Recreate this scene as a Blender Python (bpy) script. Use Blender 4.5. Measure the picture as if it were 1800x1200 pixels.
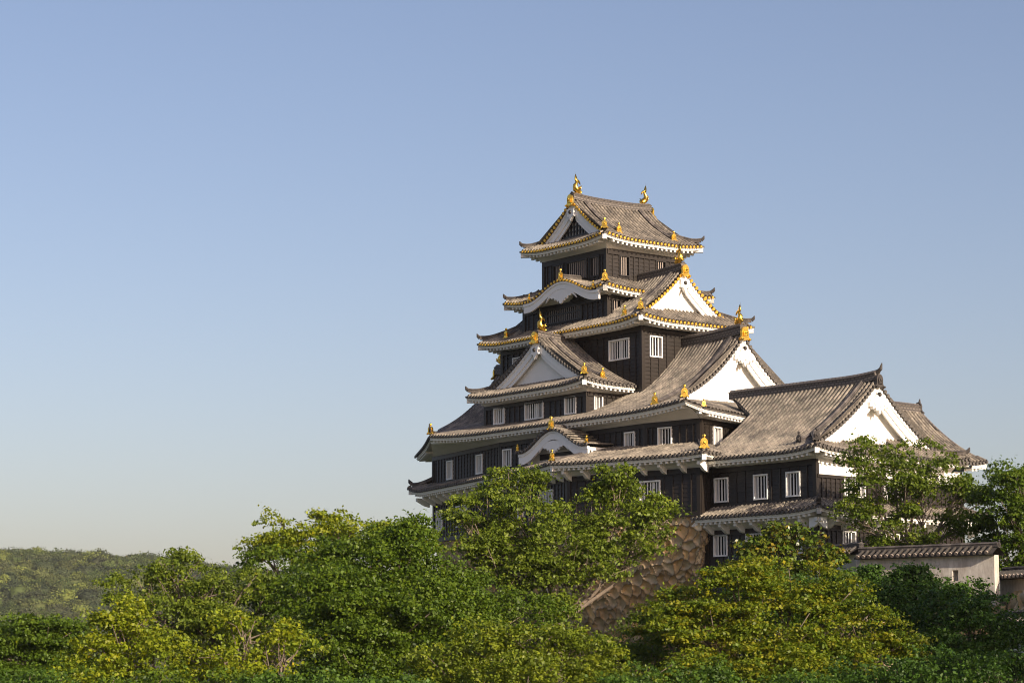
import bpy, math, random
import numpy as np
from mathutils import Vector, Matrix
R = math.radians
rng = np.random.default_rng(7)
random.seed(7)
scene = bpy.context.scene
for o in list(bpy.data.objects): bpy.data.objects.remove(o)

# ---------------------------------------------------------------- camera, sky, sun
EYE = 5.0
PITCH = 8.189
cam_d = bpy.data.cameras.new("camera"); cam = bpy.data.objects.new("camera", cam_d)
scene.collection.objects.link(cam); scene.camera = cam
cam.location = (0, 0, EYE); cam.rotation_euler = (R(90 + PITCH), 0, 0)
cam_d.sensor_width = 36; cam_d.lens = 82.0
cam_d.clip_start = 0.5; cam_d.clip_end = 20000

SUN_EL = 21.0
SUN_DIR = Vector((0.603, -0.798, 0.0)).normalized()          # horizontal direction towards the sun
w = bpy.data.worlds.new("World"); scene.world = w; w.use_nodes = True
nt = w.node_tree; bg = nt.nodes["Background"]
sky = nt.nodes.new("ShaderNodeTexSky"); sky.sky_type = 'NISHITA'; sky.sun_disc = False
sky.sun_elevation = R(SUN_EL)
sky.sun_rotation = math.atan2(SUN_DIR.x, SUN_DIR.y)
sky.air_density = 1.0; sky.dust_density = 2.0; sky.ozone_density = 2.0; sky.altitude = 0
wb = nt.nodes.new("ShaderNodeMix"); wb.data_type = 'RGBA'; wb.blend_type = 'MULTIPLY'; wb.inputs[0].default_value = 1.0
wb.inputs[7].default_value = (1.0, 0.85, 0.862, 1.0)            # the photograph's white balance
nt.links.new(sky.outputs[0], wb.inputs[6]); nt.links.new(wb.outputs[2], bg.inputs[0]); bg.inputs[1].default_value = 0.122
sun_d = bpy.data.lights.new("sun", 'SUN'); sun_d.energy = 5.0; sun_d.angle = R(0.5); sun_d.color = (1.0, 0.85, 0.66)
sun = bpy.data.objects.new("sun", sun_d); scene.collection.objects.link(sun)
sd = Vector((SUN_DIR.x * math.cos(R(SUN_EL)), SUN_DIR.y * math.cos(R(SUN_EL)), math.sin(R(SUN_EL))))
sun.rotation_euler = sd.to_track_quat('Z', 'Y').to_euler()
scene.view_settings.view_transform = 'Standard'; scene.view_settings.look = 'None'
scene.view_settings.exposure = 0.35; scene.view_settings.gamma = 1.0
scene.render.engine = 'CYCLES'
scene.cycles.pixel_filter_type = 'BLACKMAN_HARRIS'; scene.cycles.filter_width = 1.05

# ---------------------------------------------------------------- helpers
C = scene.collection
def link(o): C.objects.link(o); return o
def tag(o, label=None, cat=None, group=None, kind=None):
    if label: o['label'] = label
    if cat: o['category'] = cat
    if group: o['group'] = group
    if kind: o['kind'] = kind
    return o
def thing(name, loc, label, cat, rz=0, group=None):
    o = link(bpy.data.objects.new(name, None)); o.location = loc; o.rotation_euler = (0, 0, rz)
    o.empty_display_size = 0.3
    bpy.context.view_layer.update()
    return tag(o, label, cat, group)
class MB:
    def __init__(s): s.v = []; s.f = []; s.uv = []; s.c = []
    def add(s, verts, faces, uvs=None, col=None):
        n = len(s.v); s.v.extend([tuple(map(float, p)) for p in verts])
        for i, f in enumerate(faces):
            s.f.append([n + k for k in f])
            s.uv.append([uvs[k] for k in f] if uvs is not None else [(0.0, 0.0)] * len(f))
    def quad(s, a, b, c, d, uv=None):
        s.add([a, b, c, d], [(0, 1, 2, 3)], uv)
    def box8(s, p):                      # p: 4 bottom, 4 top
        s.add(p, [(3, 2, 1, 0), (4, 5, 6, 7), (0, 1, 5, 4), (1, 2, 6, 5), (2, 3, 7, 6), (3, 0, 4, 7)])
    def build(s, name, mat, parent=None, smooth=False):
        if not s.v: return None
        me = bpy.data.meshes.new(name)
        vs = s.v
        if parent is not None:
            M = parent.matrix_world.inverted()
            A = np.array(vs); A = A @ np.array(M.to_3x3()).T + np.array(M.translation)
            vs = A.tolist()
        me.from_pydata(vs, [], s.f)
        uvl = me.uv_layers.new(name="UVMap")
        flat = np.array([c for f in s.uv for uvp in f for c in uvp], dtype=np.float32)
        uvl.data.foreach_set("uv", flat)
        if smooth: me.polygons.foreach_set("use_smooth", [True] * len(me.polygons))
        me.materials.append(mat); me.update()
        o = link(bpy.data.objects.new(name, me))
        if parent is not None: o.parent = parent
        return o
def child_build(mb, name, mat, parent, root, smooth=False):
    """mesh built in the space of `root` (thing) but parented to a part that sits at the thing's origin"""
    o = mb.build(name, mat, root, smooth)
    if o is not None: o.parent = parent
    return o

# castle frame: u runs along the long left-facing fronts, v along the right-facing fronts, z is height above the eye
aL, aR = R(-37.0848), R(52.9152)
U = np.array([math.sin(aL), math.cos(aL), 0.0]); V = np.array([math.sin(aR), math.cos(aR), 0.0])
OC = np.array([7.7966, 138.0, EYE])
def K(u, v, z): return OC + U * u + V * v + np.array([0, 0, z])
class Frame:
    """a plan frame inside the castle frame: origin (u,v), x axis, y axis (unit plan vectors)"""
    def __init__(s, o, ex, ey): s.o = np.array(o, float); s.ex = np.array(ex, float); s.ey = np.array(ey, float)
    def p(s, x, y): return s.o + s.ex * x + s.ey * y
    def w(s, x, y, z):
        q = s.p(x, y); return K(q[0], q[1], z)
def nrm(a): a = np.array(a, float); return a / np.linalg.norm(a)

# ---------------------------------------------------------------- materials
def new_mat(name):
    m = bpy.data.materials.new(name); m.use_nodes = True
    return m, m.node_tree, m.node_tree.nodes["Principled BSDF"]
def mixcol(nt, fac, a, b, blend='MIX'):
    n = nt.nodes.new("ShaderNodeMix"); n.data_type = 'RGBA'; n.blend_type = blend
    if hasattr(fac, 'links') or hasattr(fac, 'is_linked'): nt.links.new(fac, n.inputs[0])
    else: n.inputs[0].default_value = fac
    for i, c in ((6, a), (7, b)):
        if isinstance(c, tuple): n.inputs[i].default_value = (*c, 1) if len(c) == 3 else c
        else: nt.links.new(c, n.inputs[i])
    return n.outputs[2]
def noise(nt, scale, detail=4, rough=0.6, vec=None, dim='3D'):
    n = nt.nodes.new("ShaderNodeTexNoise"); n.inputs['Scale'].default_value = scale
    n.inputs['Detail'].default_value = detail; n.inputs['Roughness'].default_value = rough
    if vec is not None: nt.links.new(vec, n.inputs['Vector'])
    return n.outputs[0]
def ramp(nt, fac, stops):
    n = nt.nodes.new("ShaderNodeValToRGB"); e = n.color_ramp.elements
    while len(e) < len(stops): e.new(0.5)
    for el, (p, c) in zip(e, stops): el.position = p; el.color = (*c, 1) if len(c) == 3 else c
    nt.links.new(fac, n.inputs[0]); return n.outputs[0]
def mathn(nt, op, a, b=None):
    n = nt.nodes.new("ShaderNodeMath"); n.operation = op
    for i, c in ((0, a), (1, b)):
        if c is None: continue
        if isinstance(c, (int, float)): n.inputs[i].default_value = c
        else: nt.links.new(c, n.inputs[i])
    return n.outputs[0]
def bump(nt, bsdf, h, strength, dist=0.02):
    n = nt.nodes.new("ShaderNodeBump"); n.inputs['Strength'].default_value = strength; n.inputs['Distance'].default_value = dist
    nt.links.new(h, n.inputs['Height']); nt.links.new(n.outputs[0], bsdf.inputs['Normal'])
def objco(nt):
    n = nt.nodes.new("ShaderNodeTexCoord"); return n.outputs['Object']
def uvco(nt):
    n = nt.nodes.new("ShaderNodeTexCoord"); return n.outputs['UV']

def mat_tile(name, base, dark, joint=0.29):
    m, nt, b = new_mat(name)
    uv = uvco(nt)
    sep = nt.nodes.new("ShaderNodeSeparateXYZ"); nt.links.new(uv, sep.inputs[0])
    row = mathn(nt, 'DIVIDE', sep.outputs[1], joint)
    fr = mathn(nt, 'FRACT', row)
    fl = mathn(nt, 'FLOOR', row); fx = mathn(nt, 'FLOOR', sep.outputs[0])
    cmb = nt.nodes.new("ShaderNodeCombineXYZ"); nt.links.new(fx, cmb.inputs[0]); nt.links.new(fl, cmb.inputs[1])
    wn = nt.nodes.new("ShaderNodeTexWhiteNoise"); wn.noise_dimensions = '3D'; nt.links.new(cmb.outputs[0], wn.inputs['Vector'])
    col = mixcol(nt, wn.outputs['Value'], base, tuple(c * 0.62 for c in base))
    pan = mathn(nt, 'LESS_THAN', mathn(nt, 'FRACT', sep.outputs[0]), 0.5)
    col = mixcol(nt, mathn(nt, 'MULTIPLY', pan, 0.85), col, dark)  # channels between rolls darkened in the colour: their shade, plus some dirt
    n1 = noise(nt, 1.3, 6, 0.65, objco(nt))
    col = mixcol(nt, ramp(nt, n1, [(0.40, (0, 0, 0)), (0.66, (1, 1, 1))]), col, dark)
    n2 = noise(nt, 14, 5, 0.7, objco(nt))
    col = mixcol(nt, ramp(nt, n2, [(0.52, (0, 0, 0)), (0.75, (0.7, 0.7, 0.7))]), col, tuple(min(1, c * 1.35) for c in base))
    jl = ramp(nt, fr, [(0.0, (1, 1, 1)), (0.10, (0, 0, 0)), (0.9, (0, 0, 0)), (1.0, (0.6, 0.6, 0.6))])
    col = mixcol(nt, mathn(nt, 'MULTIPLY', jl, 0.55), col, tuple(c * 0.3 for c in dark))
    nt.links.new(col, b.inputs['Base Color']); b.inputs['Roughness'].default_value = 0.62
    b.inputs['Specular IOR Level'].default_value = 0.35
    h = mathn(nt, 'ADD', mathn(nt, 'MULTIPLY', fr, 1.0), mathn(nt, 'MULTIPLY', n2, 0.4))
    bump(nt, b, h, 0.55, 0.03)
    return m
TILE = mat_tile("roof_tile", (0.36, 0.312, 0.25), (0.075, 0.067, 0.060))
TILE_RIDGE = mat_tile("ridge_tile", (0.22, 0.19, 0.165), (0.08, 0.07, 0.065), 0.12)
def mat_ridge_pattern():
    m, nt, b = new_mat("ridge_courses")
    uv = uvco(nt)
    br = nt.nodes.new("ShaderNodeTexBrick"); nt.links.new(uv, br.inputs['Vector'])
    br.inputs['Scale'].default_value = 1.0; br.inputs['Brick Width'].default_value = 0.26; br.inputs['Row Height'].default_value = 0.15
    br.inputs['Mortar Size'].default_value = 0.04; br.inputs['Mortar Smooth'].default_value = 0.1
    br.inputs['Color1'].default_value = (0.30, 0.255, 0.215, 1); br.inputs['Color2'].default_value = (0.17, 0.145, 0.125, 1)
    br.inputs['Mortar'].default_value = (0.035, 0.03, 0.028, 1)
    n1 = noise(nt, 3.0, 5, 0.6, objco(nt))
    col = mixcol(nt, n1, br.outputs['Color'], (0.11, 0.095, 0.085))
    nt.links.new(col, b.inputs['Base Color']); b.inputs['Roughness'].default_value = 0.65
    bump(nt, b, br.outputs['Fac'], -0.8, 0.03)
    return m
RIDGE = mat_ridge_pattern()
def mat_simple(name, col, rough=0.6, metal=0.0, nscale=3.0, var=0.25, bumps=0.0, bscale=20, spec=0.5):
    m, nt, b = new_mat(name)
    n1 = noise(nt, nscale, 6, 0.65, objco(nt))
    c = mixcol(nt, ramp(nt, n1, [(0.3, (0, 0, 0)), (0.7, (1, 1, 1))]), tuple(min(1, x * (1 + var)) for x in col), tuple(x * (1 - var) for x in col))
    nt.links.new(c, b.inputs['Base Color']); b.inputs['Roughness'].default_value = rough; b.inputs['Metallic'].default_value = metal
    b.inputs['Specular IOR Level'].default_value = spec
    if bumps: bump(nt, b, noise(nt, bscale, 5, 0.6, objco(nt)), bumps, 0.02)
    return m
GREYEND = mat_simple("grey_tile_end", (0.10, 0.09, 0.08), 0.6, 0, 5, 0.4)
GOLD = mat_simple("gold_leaf", (0.92, 0.56, 0.10), 0.30, 1.0, 6, 0.15, 0.35, 14)
GOLDEND = mat_simple("gold_tile_end", (0.80, 0.47, 0.07), 0.45, 0.85, 9, 0.25, 0.3, 30)
PLASTER = mat_simple("white_plaster", (0.87, 0.85, 0.80), 0.75, 0, 1.2, 0.035, 0.08, 6, 0.3)
WHITEWOOD = mat_simple("white_painted_wood", (0.88, 0.865, 0.83), 0.55, 0, 4, 0.03)
DARKWOOD = mat_simple("dark_trim_wood", (0.020, 0.016, 0.014), 0.5, 0, 6, 0.3)
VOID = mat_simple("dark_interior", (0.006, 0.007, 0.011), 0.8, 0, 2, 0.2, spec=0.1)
GREYBAR = mat_simple("weathered_wood_bar", (0.30, 0.25, 0.215), 0.6, 0, 8, 0.15)
def mat_planks():
    m, nt, b = new_mat("black_lacquered_boards")
    uv = uvco(nt)
    sep = nt.nodes.new("ShaderNodeSeparateXYZ"); nt.links.new(uv, sep.inputs[0])
    cmb = nt.nodes.new("ShaderNodeCombineXYZ")
    nt.links.new(mathn(nt, 'FLOOR', sep.outputs[0]), cmb.inputs[0]); nt.links.new(mathn(nt, 'FLOOR', sep.outputs[1]), cmb.inputs[1])
    wn = nt.nodes.new("ShaderNodeTexWhiteNoise"); nt.links.new(cmb.outputs[0], wn.inputs['Vector'])
    mp = nt.nodes.new("ShaderNodeMapping"); mp.inputs['Scale'].default_value = (1, 1, 12); nt.links.new(objco(nt), mp.inputs[0])
    n1 = noise(nt, 2.0, 6, 0.7, mp.outputs[0])
    col = mixcol(nt, wn.outputs['Value'], (0.014, 0.0105, 0.008), (0.027, 0.020, 0.0155))
    col = mixcol(nt, n1, col, (0.024, 0.018, 0.014))
    nt.links.new(col, b.inputs['Base Color']); b.inputs['Roughness'].default_value = 0.5
    b.inputs['Specular IOR Level'].default_value = 0.4
    bump(nt, b, n1, 0.25, 0.01)
    return m
PLANK = mat_planks()

# ---------------------------------------------------------------- roof machinery
PITCHT = 0.30
def clip_col(poly, s):
    ts = []
    n = len(poly)
    for i in range(n):
        (s0, t0), (s1, t1) = poly[i], poly[(i + 1) % n]
        if (s0 - s) * (s1 - s) < 0: ts.append(t0 + (t1 - t0) * (s - s0) / (s1 - s0))
        elif abs(s0 - s) < 1e-9: ts.append(t0)
    if len(ts) < 2: return None
    return min(ts), max(ts)
def slope(tiles, ends, P0, P1, n, poly_uv, zfun, pitch=PITCHT, rr=0.095, fw=None, eave_ends=True, endr=0.080):
    """tiled slope. P0->P1 eave in plan, n inward unit normal, poly_uv plan polygon; zfun(s,t)"""
    P0 = np.array(P0, float); P1 = np.array(P1, float); L = np.linalg.norm(P1 - P0); e = (P1 - P0) / L; n = np.array(n, float)
    poly = [((np.array(q) - P0) @ e, (np.array(q) - P0) @ n) for q in poly_uv]
    smin = min(q[0] for q in poly); smax = max(q[0] for q in poly)
    def W(s, t, h=0.0):
        q = P0 + e * s + n * t
        return K(q[0], q[1], zfun(s, t) + h)
    i0 = math.floor(smin / pitch) - 1; i1 = math.ceil(smax / pitch) + 1
    off = 0.5 * (L - math.floor(L / pitch) * pitch)
    for i in range(i0, i1 + 1):
        s = off + (i + 0.0) * pitch
        # pan between s and s+pitch
        a = max(s, smin + 1e-4); b = min(s + pitch, smax - 1e-4)
        if b - a > 0.02:
            ca, cb = clip_col(poly, a + 1e-5), clip_col(poly, b - 1e-5)
            if ca and cb:
                N = max(2, int(max(ca[1] - ca[0], cb[1] - cb[0]) / 0.5) + 1)
                vs = []; uv = []
                for k in range(N + 1):
                    f = k / N
                    ta = ca[0] + (ca[1] - ca[0]) * f; tb = cb[0] + (cb[1] - cb[0]) * f
                    vs += [W(a, ta), W(b, tb)]; uv += [(i + 0.3, ta * 1.15), (i + 0.3, tb * 1.15)]
                tiles.add(vs, [(2 * k, 2 * k + 1, 2 * k + 3, 2 * k + 2) for k in range(N)], uv)
                if ca[0] < 0.02 and cb[0] < 0.02:
                    tiles.quad(W(a, 0, -0.075), W(b, 0, -0.075), W(b, 0), W(a, 0), [(i + 0.3, 0.1)] * 4)
                    m = 0.5 * (a + b)
                    tiles.add([W(a, 0, -0.05), W(m, -0.015, -0.105), W(b, 0, -0.05), W(m, -0.015, -0.05)], [(0, 1, 2, 3)], [(i + 0.3, 0.1)] * 4)
        # roll at s
        if s < smin + 0.03 or s > smax - 0.03: continue
        c = clip_col(poly, s)
        if not c or c[1] - c[0] < 0.12: continue
        t0, t1 = c
        isE = t0 < 0.02
        if isE: t0 = -0.05
        N = max(2, int((t1 - t0) / 0.45) + 1)
        prof = [(-rr, 0.0), (-0.72 * rr, 0.72 * rr), (0, rr), (0.72 * rr, 0.72 * rr), (rr, 0.0)]
        vs = []; uv = []
        for k in range(N + 1):
            t = t0 + (t1 - t0) * k / N
            d = 0.1; sl = (zfun(s, t + d) - zfun(s, t - d)) / (2 * d); hs = math.sqrt(1 + sl * sl)
            q = P0 + e * s + n * t; z = zfun(s, t)
            for (ds, dh) in prof:
                qq = q + e * ds; vs.append(K(qq[0], qq[1], z + (dh + 0.055) * hs)); uv.append((i + 0.8, t * 1.15 + 0.11))
        fs = []
        for k in range(N):
            for j in range(4):
                A = k * 5 + j; fs.append((A, A + 1, A + 6, A + 5))
        tiles.add(vs, fs, uv)
        if isE and eave_ends:
            z = zfun(s, t0)
            cen = P0 + e * s + n * (t0)
            ring = []
            for tt in (-0.05, 0.03):
                for k in range(8):
                    a_ = k * math.pi / 4 + math.pi / 8
                    qq = cen + n * tt + e * (endr * math.cos(a_)); ring.append(K(qq[0], qq[1], z + 0.02 + endr * math.sin(a_)))
            ends.add(ring, [tuple(range(8))] + [(k, (k + 1) % 8, 8 + (k + 1) % 8, 8 + k) for k in range(8)])
def uplift(L, amt0, amt1, Lc=3.0, Tc=2.8):
    def f(s, t):
        d0 = max(0.0, 1 - max(0.0, s - t) / Lc) ** 2.2; d1 = max(0.0, 1 - max(0.0, (L - s) - t) / Lc) ** 2.2
        return (amt0 * d0 + amt1 * d1) * max(0.0, 1 - max(0.0, t) / Tc)
    return f
def eave(mb, P0, P1, W0, W1, zf, zwall, raft=0.36, n=None, corner=(True, True), thin=False, rw=0.14):
    """white plastered underside: fascia, rafter ends, cove down to the wall top. P: eave line, W: wall line"""
    P0, P1, W0, W1 = [np.array(q, float) for q in (P0, P1, W0, W1)]
    L = np.linalg.norm(P1 - P0); e = (P1 - P0) / L
    if n is None:
        n = np.array([-e[1], e[0]])
        if (0.5 * (W0 + W1) - 0.5 * (P0 + P1)) @ n < 0: n = -n
    n = np.array(n, float)
    d0 = max(0.2, (W0 - P0) @ n); d1 = max(0.2, (W1 - P1) @ n)
    def pt(f, t, dz):
        a = P0 + (W0 - P0) * min(1, t / d0); b = P1 + (W1 - P1) * min(1, t / d1)
        q = a + (b - a) * f
        return K(q[0], q[1], zf(f * L) + dz)
    def ptw(f, k, z):
        q = W0 + (W1 - W0) * f; return K(q[0] , q[1], z)
    N = max(2, int(L / 0.4))
    fs = [k / N for k in range(N + 1)]
    def strip(fa, fb):
        vs = []
        for f in fs: vs += [fa(f), fb(f)]
        mb.add(vs, [(2 * k, 2 * k + 1, 2 * k + 3, 2 * k + 2) for k in range(N)])
    t1 = 0.10
    strip(lambda f: pt(f, 0.05, -0.07), lambda f: pt(f, t1, -0.07))
    strip(lambda f: pt(f, 0.05, -0.07), lambda f: pt(f, 0.05, -0.15))
    strip(lambda f: pt(f, 0.05, -0.15), lambda f: pt(f, 0.10, -0.15))
    strip(lambda f: pt(f, 0.10, -0.15), lambda f: pt(f, 0.10, -0.24))
    strip(lambda f: pt(f, 0.10, -0.24), lambda f: pt(f, 0.62, -0.20))
    strip(lambda f: pt(f, 0.62, -0.20), lambda f: pt(f, 0.62, -0.36))
    # cove
    def cove(f, k):
        a = pt(f, 0.62, -0.36); b = ptw(f, 0, zwall)
        x = a + (b - a) * k
        x = x.copy(); x[2] = a[2] + (b[2] - a[2]) * (k ** 1.5)
        return x
    for k0, k1 in ((0, .25), (.25, .5), (.5, .75), (.75, 1.0)):
        strip(lambda f: cove(f, k0), lambda f: cove(f, k1))
    nr = int(L / raft)
    for i in range(nr + 1):
        s = (i + 0.5) * L / (nr + 1); f = s / L
        zc = zf(s)
        a = P0 + (P1 - P0) * f
        lo = max(0.0, (d0 and 0)); 
        # keep inside mitre
        tin = 0.62
        s0m = ((W0 - P0) @ e) * 0.62 / d0; s1m = L + ((W1 - P1) @ e) * 0.62 / d1
        if s < s0m + 0.05 or s > s1m - 0.05: continue
        p = []
        for (dz) in (-0.36, -0.21):
            for (ds, tt) in ((-rw / 2, 0.17), (rw / 2, 0.17), (rw / 2, 0.63), (-rw / 2, 0.63)):
                q = a + e * ds + n * tt; p.append(K(q[0], q[1], zc + dz + (0.0 if tt < 0.3 else 0.03)))
        mb.box8(p)
def corner_block(mb, P, W, z, wd=0.17, h0=-0.10, h1=-0.42):
    P = np.array(P, float); W = np.array(W, float); d = nrm(W - P); s = np.array([-d[1], d[0]])
    p = []
    for dz in (h1, h0):
        for (a, b) in ((-wd, 0.10), (wd, 0.10), (wd, 0.95), (-wd, 0.95)):
            q = P + s * a * 0.7 + d * b; p.append(K(q[0], q[1], z + dz))
    mb.box8(p)
def sweep(mb, pts, w, h, top=True, up0=0.0, uvs=1.0):
    """ridge box with rounded cap along a 3D polyline (world points)"""
    pts = [np.array(p, float) for p in pts]; n = len(pts)
    sec = [(-w / 2, 0), (-w / 2, h * 0.62), (-w * 0.62, h * 0.64), (-w * 0.62, h * 0.72), (-w * 0.36, h * 0.80), (-w * 0.2, h * 0.97), (0, h * 1.02),
           (w * 0.2, h * 0.97), (w * 0.36, h * 0.80), (w * 0.62, h * 0.72), (w * 0.62, h * 0.64), (w / 2, h * 0.62), (w / 2, 0)]
    vs = []; uv = []; acc = 0
    for i in range(n):
        a = pts[max(0, i - 1)]; b = pts[min(n - 1, i + 1)]; d = b - a
        lat = nrm([d[1], -d[0], 0]); 
        if i: acc += np.linalg.norm(pts[i] - pts[i - 1])
        for (x, y) in sec:
            vs.append(pts[i] + lat * x + np.array([0, 0, y + up0])); uv.append((acc, y + abs(x) * 0.3))
    m = len(sec); fs = []
    for i in range(n - 1):
        for j in range(m - 1):
            a = i * m + j; fs.append((a, a + 1, a + m + 1, a + m))
    fs.append(tuple(range(m))); fs.append(tuple((n - 1) * m + j for j in range(m - 1, -1, -1)))
    mb.add(vs, fs, uv)
def tube(mb, pts, radii, seg=7, cap=True):
    pts = [np.array(p, float) for p in pts]; n = len(pts); vs = []
    ref = None
    for i in range(n):
        d = nrm(pts[min(n - 1, i + 1)] - pts[max(0, i - 1)])
        if ref is None: ref = np.array([1.0, 0, 0]) if abs(d[0]) < 0.8 else np.array([0, 1.0, 0])
        a = nrm(np.cross(d, ref)); b = np.cross(d, a); ref = np.cross(a, d)
        r = radii[i]; rx, ry = (r if isinstance(r, tuple) else (r, r))
        for k in range(seg):
            t = 2 * math.pi * k / seg; vs.append(pts[i] + a * rx * math.cos(t) + b * ry * math.sin(t))
    fs = []
    for i in range(n - 1):
        for k in range(seg):
            k2 = (k + 1) % seg; fs.append((i * seg + k, i * seg + k2, (i + 1) * seg + k2, (i + 1) * seg + k))
    if cap: fs.append(tuple(range(seg))); fs.append(tuple((n - 1) * seg + k for k in range(seg)))
    mb.add(vs, fs)
def extrude_shape(mb, poly, org, right, up, thick):
    right = nrm(right); up = nrm(up); nn = np.cross(right, up)
    org = np.array(org, float); n = len(poly)
    vs = [org + right * x + up * y + nn * (thick / 2) for x, y in poly] + [org + right * x + up * y - nn * (thick / 2) for x, y in poly]
    fs = [tuple(range(n)), tuple(range(2 * n - 1, n - 1, -1))] + [(i, n + i, n + (i + 1) % n, (i + 1) % n) for i in range(n)]
    mb.add(vs, fs)
def uvsphere(mb, c, r, seg=8, rings=5):
    if not isinstance(r, tuple): r = (r, r, r)
    vs = [np.array(c) + np.array([0, 0, r[2]])]
    for i in range(1, rings):
        p = math.pi * i / rings
        for k in range(seg):
            t = 2 * math.pi * k / seg; vs.append(np.array(c) + np.array([r[0] * math.sin(p) * math.cos(t), r[1] * math.sin(p) * math.sin(t), r[2] * math.cos(p)]))
    vs.append(np.array(c) - np.array([0, 0, r[2]])); fs = [(0, 1 + k, 1 + (k + 1) % seg) for k in range(seg)]
    for i in range(rings - 2):
        for k in range(seg):
            a = 1 + i * seg + k; b = 1 + i * seg + (k + 1) % seg; fs.append((a, a + seg, b + seg, b))
    last = len(vs) - 1; base = 1 + (rings - 2) * seg
    fs += [(last, base + (k + 1) % seg, base + k) for k in range(seg)]
    mb.add(vs, fs)
Z = np.array([0, 0, 1.0])
def horiz(duv):
    d = U * duv[0] + V * duv[1]; return nrm(d)
def oni(pos, face, size, parent, root, mat=None, ball=True):
    """ridge-end ornament tile facing `face` (world horizontal vector); pos = bottom centre"""
    mb = MB(); f = nrm(face); r = nrm(np.cross(Z, f)); pos = np.array(pos, float); s = size
    half = [(0.0, 0.0), (0.16, 0.02), (0.20, 0.12), (0.34, 0.02), (0.50, -0.04), (0.56, 0.08), (0.48, 0.16), (0.40, 0.20), (0.36, 0.36), (0.38, 0.56), (0.30, 0.74), (0.16, 0.84), (0.0, 0.86)]
    poly = [(x * s * .8, y * s) for x, y in half] + [(-x * s * .8, y * s) for x, y in half[-2:0:-1]]
    extrude_shape(mb, poly, pos, r, Z, 0.16 * s)
    inner = [(0.22, 0.24), (0.25, 0.5), (0.18, 0.66), (0.0, 0.72)]
    poly2 = [(x * s * .8, y * s) for x, y in inner] + [(-x * s * .8, y * s) for x, y in inner[-2::-1]]
    extrude_shape(mb, poly2, pos + f * 0.11 * s, r, Z, 0.10 * s)
    for (x, y, q) in ((0, 0.48, 0.11), (0.11, 0.36, 0.06), (-0.11, 0.36, 0.06), (0.35, 0.05, 0.075), (-0.35, 0.05, 0.075)):
        uvsphere(mb, pos + r * x * s + Z * y * s + f * 0.16 * s, q * s, 7, 4)
    if ball:
        tube(mb, [pos + Z * 0.8 * s, pos + Z * 0.95 * s], [0.07 * s, 0.05 * s], 6)
        uvsphere(mb, pos + Z * 1.06 * s, 0.15 * s, 8, 5)
    o = mb.build("ridge_end_tile", mat or GOLD, root, False)
    if parent is not root: o.parent = parent
    return o
def fish(pos, head, height, root):
    """golden shachi ridge finial: head low on the ridge facing `head`, tail curling up"""
    mb = MB(); h = height; f = nrm(head); r = nrm(np.cross(Z, f)); pos = np.array(pos, float)
    path = [(0.30, 0.10), (0.20, 0.17), (0.04, 0.26), (-0.06, 0.38), (-0.08, 0.50), (-0.03, 0.62), (0.04, 0.72), (0.03, 0.82)]
    rad = [0.12, 0.18, 0.20, 0.175, 0.145, 0.115, 0.085, 0.05]
    pts = [pos + f * x * h + Z * y * h for x, y in path]
    tube(mb, pts, [(q * h * 0.8, q * h) for q in rad], 9)
    # jaws
    tube(mb, [pos + f * 0.30 * h + Z * 0.12 * h, pos + f * 0.43 * h + Z * 0.17 * h], [(0.10 * h, 0.07 * h), (0.05 * h, 0.03 * h)], 7)
    tube(mb, [pos + f * 0.28 * h + Z * 0.06 * h, pos + f * 0.42 * h + Z * 0.03 * h], [(0.09 * h, 0.05 * h), (0.05 * h, 0.025 * h)], 7)
    # tail fan
    tail = [(0.0, 0.70), (0.10, 0.76), (0.22, 0.70), (0.30, 0.60), (0.27, 0.76), (0.17, 0.87), (0.06, 0.90), (0.02, 1.04), (-0.06, 1.20), (-0.11, 1.00), (-0.10, 0.86), (-0.06, 0.76)]
    extrude_shape(mb, [(x * h, y * h) for x, y in tail], pos, f, Z, 0.07 * h)
    # dorsal and side fins
    dors = [(-0.10, 0.2), (-0.24, 0.30), (-0.16, 0.34), (-0.27, 0.44), (-0.17, 0.47), (-0.25, 0.58), (-0.12, 0.58), (-0.04, 0.5), (-0.02, 0.3)]
    extrude_shape(mb, [(x * h, y * h) for x, y in dors], pos, f, Z, 0.05 * h)
    for sg in (-1, 1):
        fin = [(0.10, 0.20), (0.34, 0.30), (0.24, 0.34), (0.32, 0.45), (0.18, 0.42), (0.10, 0.38)]
        extrude_shape(mb, [(x * h, y * h) for x, y in fin], pos + r * sg * 0.12 * h, nrm(r * sg * 0.8 + f * 0.2), Z, 0.04 * h)
        uvsphere(mb, pos + r * sg * 0.10 * h + f * 0.25 * h + Z * 0.22 * h, 0.035 * h, 6, 4)
    tube(mb, [pos - Z * 0.02 * h - f * 0.2 * h, pos + Z * 0.05 * h - f * 0.2 * h], [0.14 * h, 0.14 * h], 8)
    tube(mb, [pos + f * (-0.08) * h + Z * 1.15 * h, pos + f * (-0.09) * h + Z * 1.36 * h], [0.012 * h, 0.004 * h], 5)
    return mb.build("fish_finial", GOLD, root, True)

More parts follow.
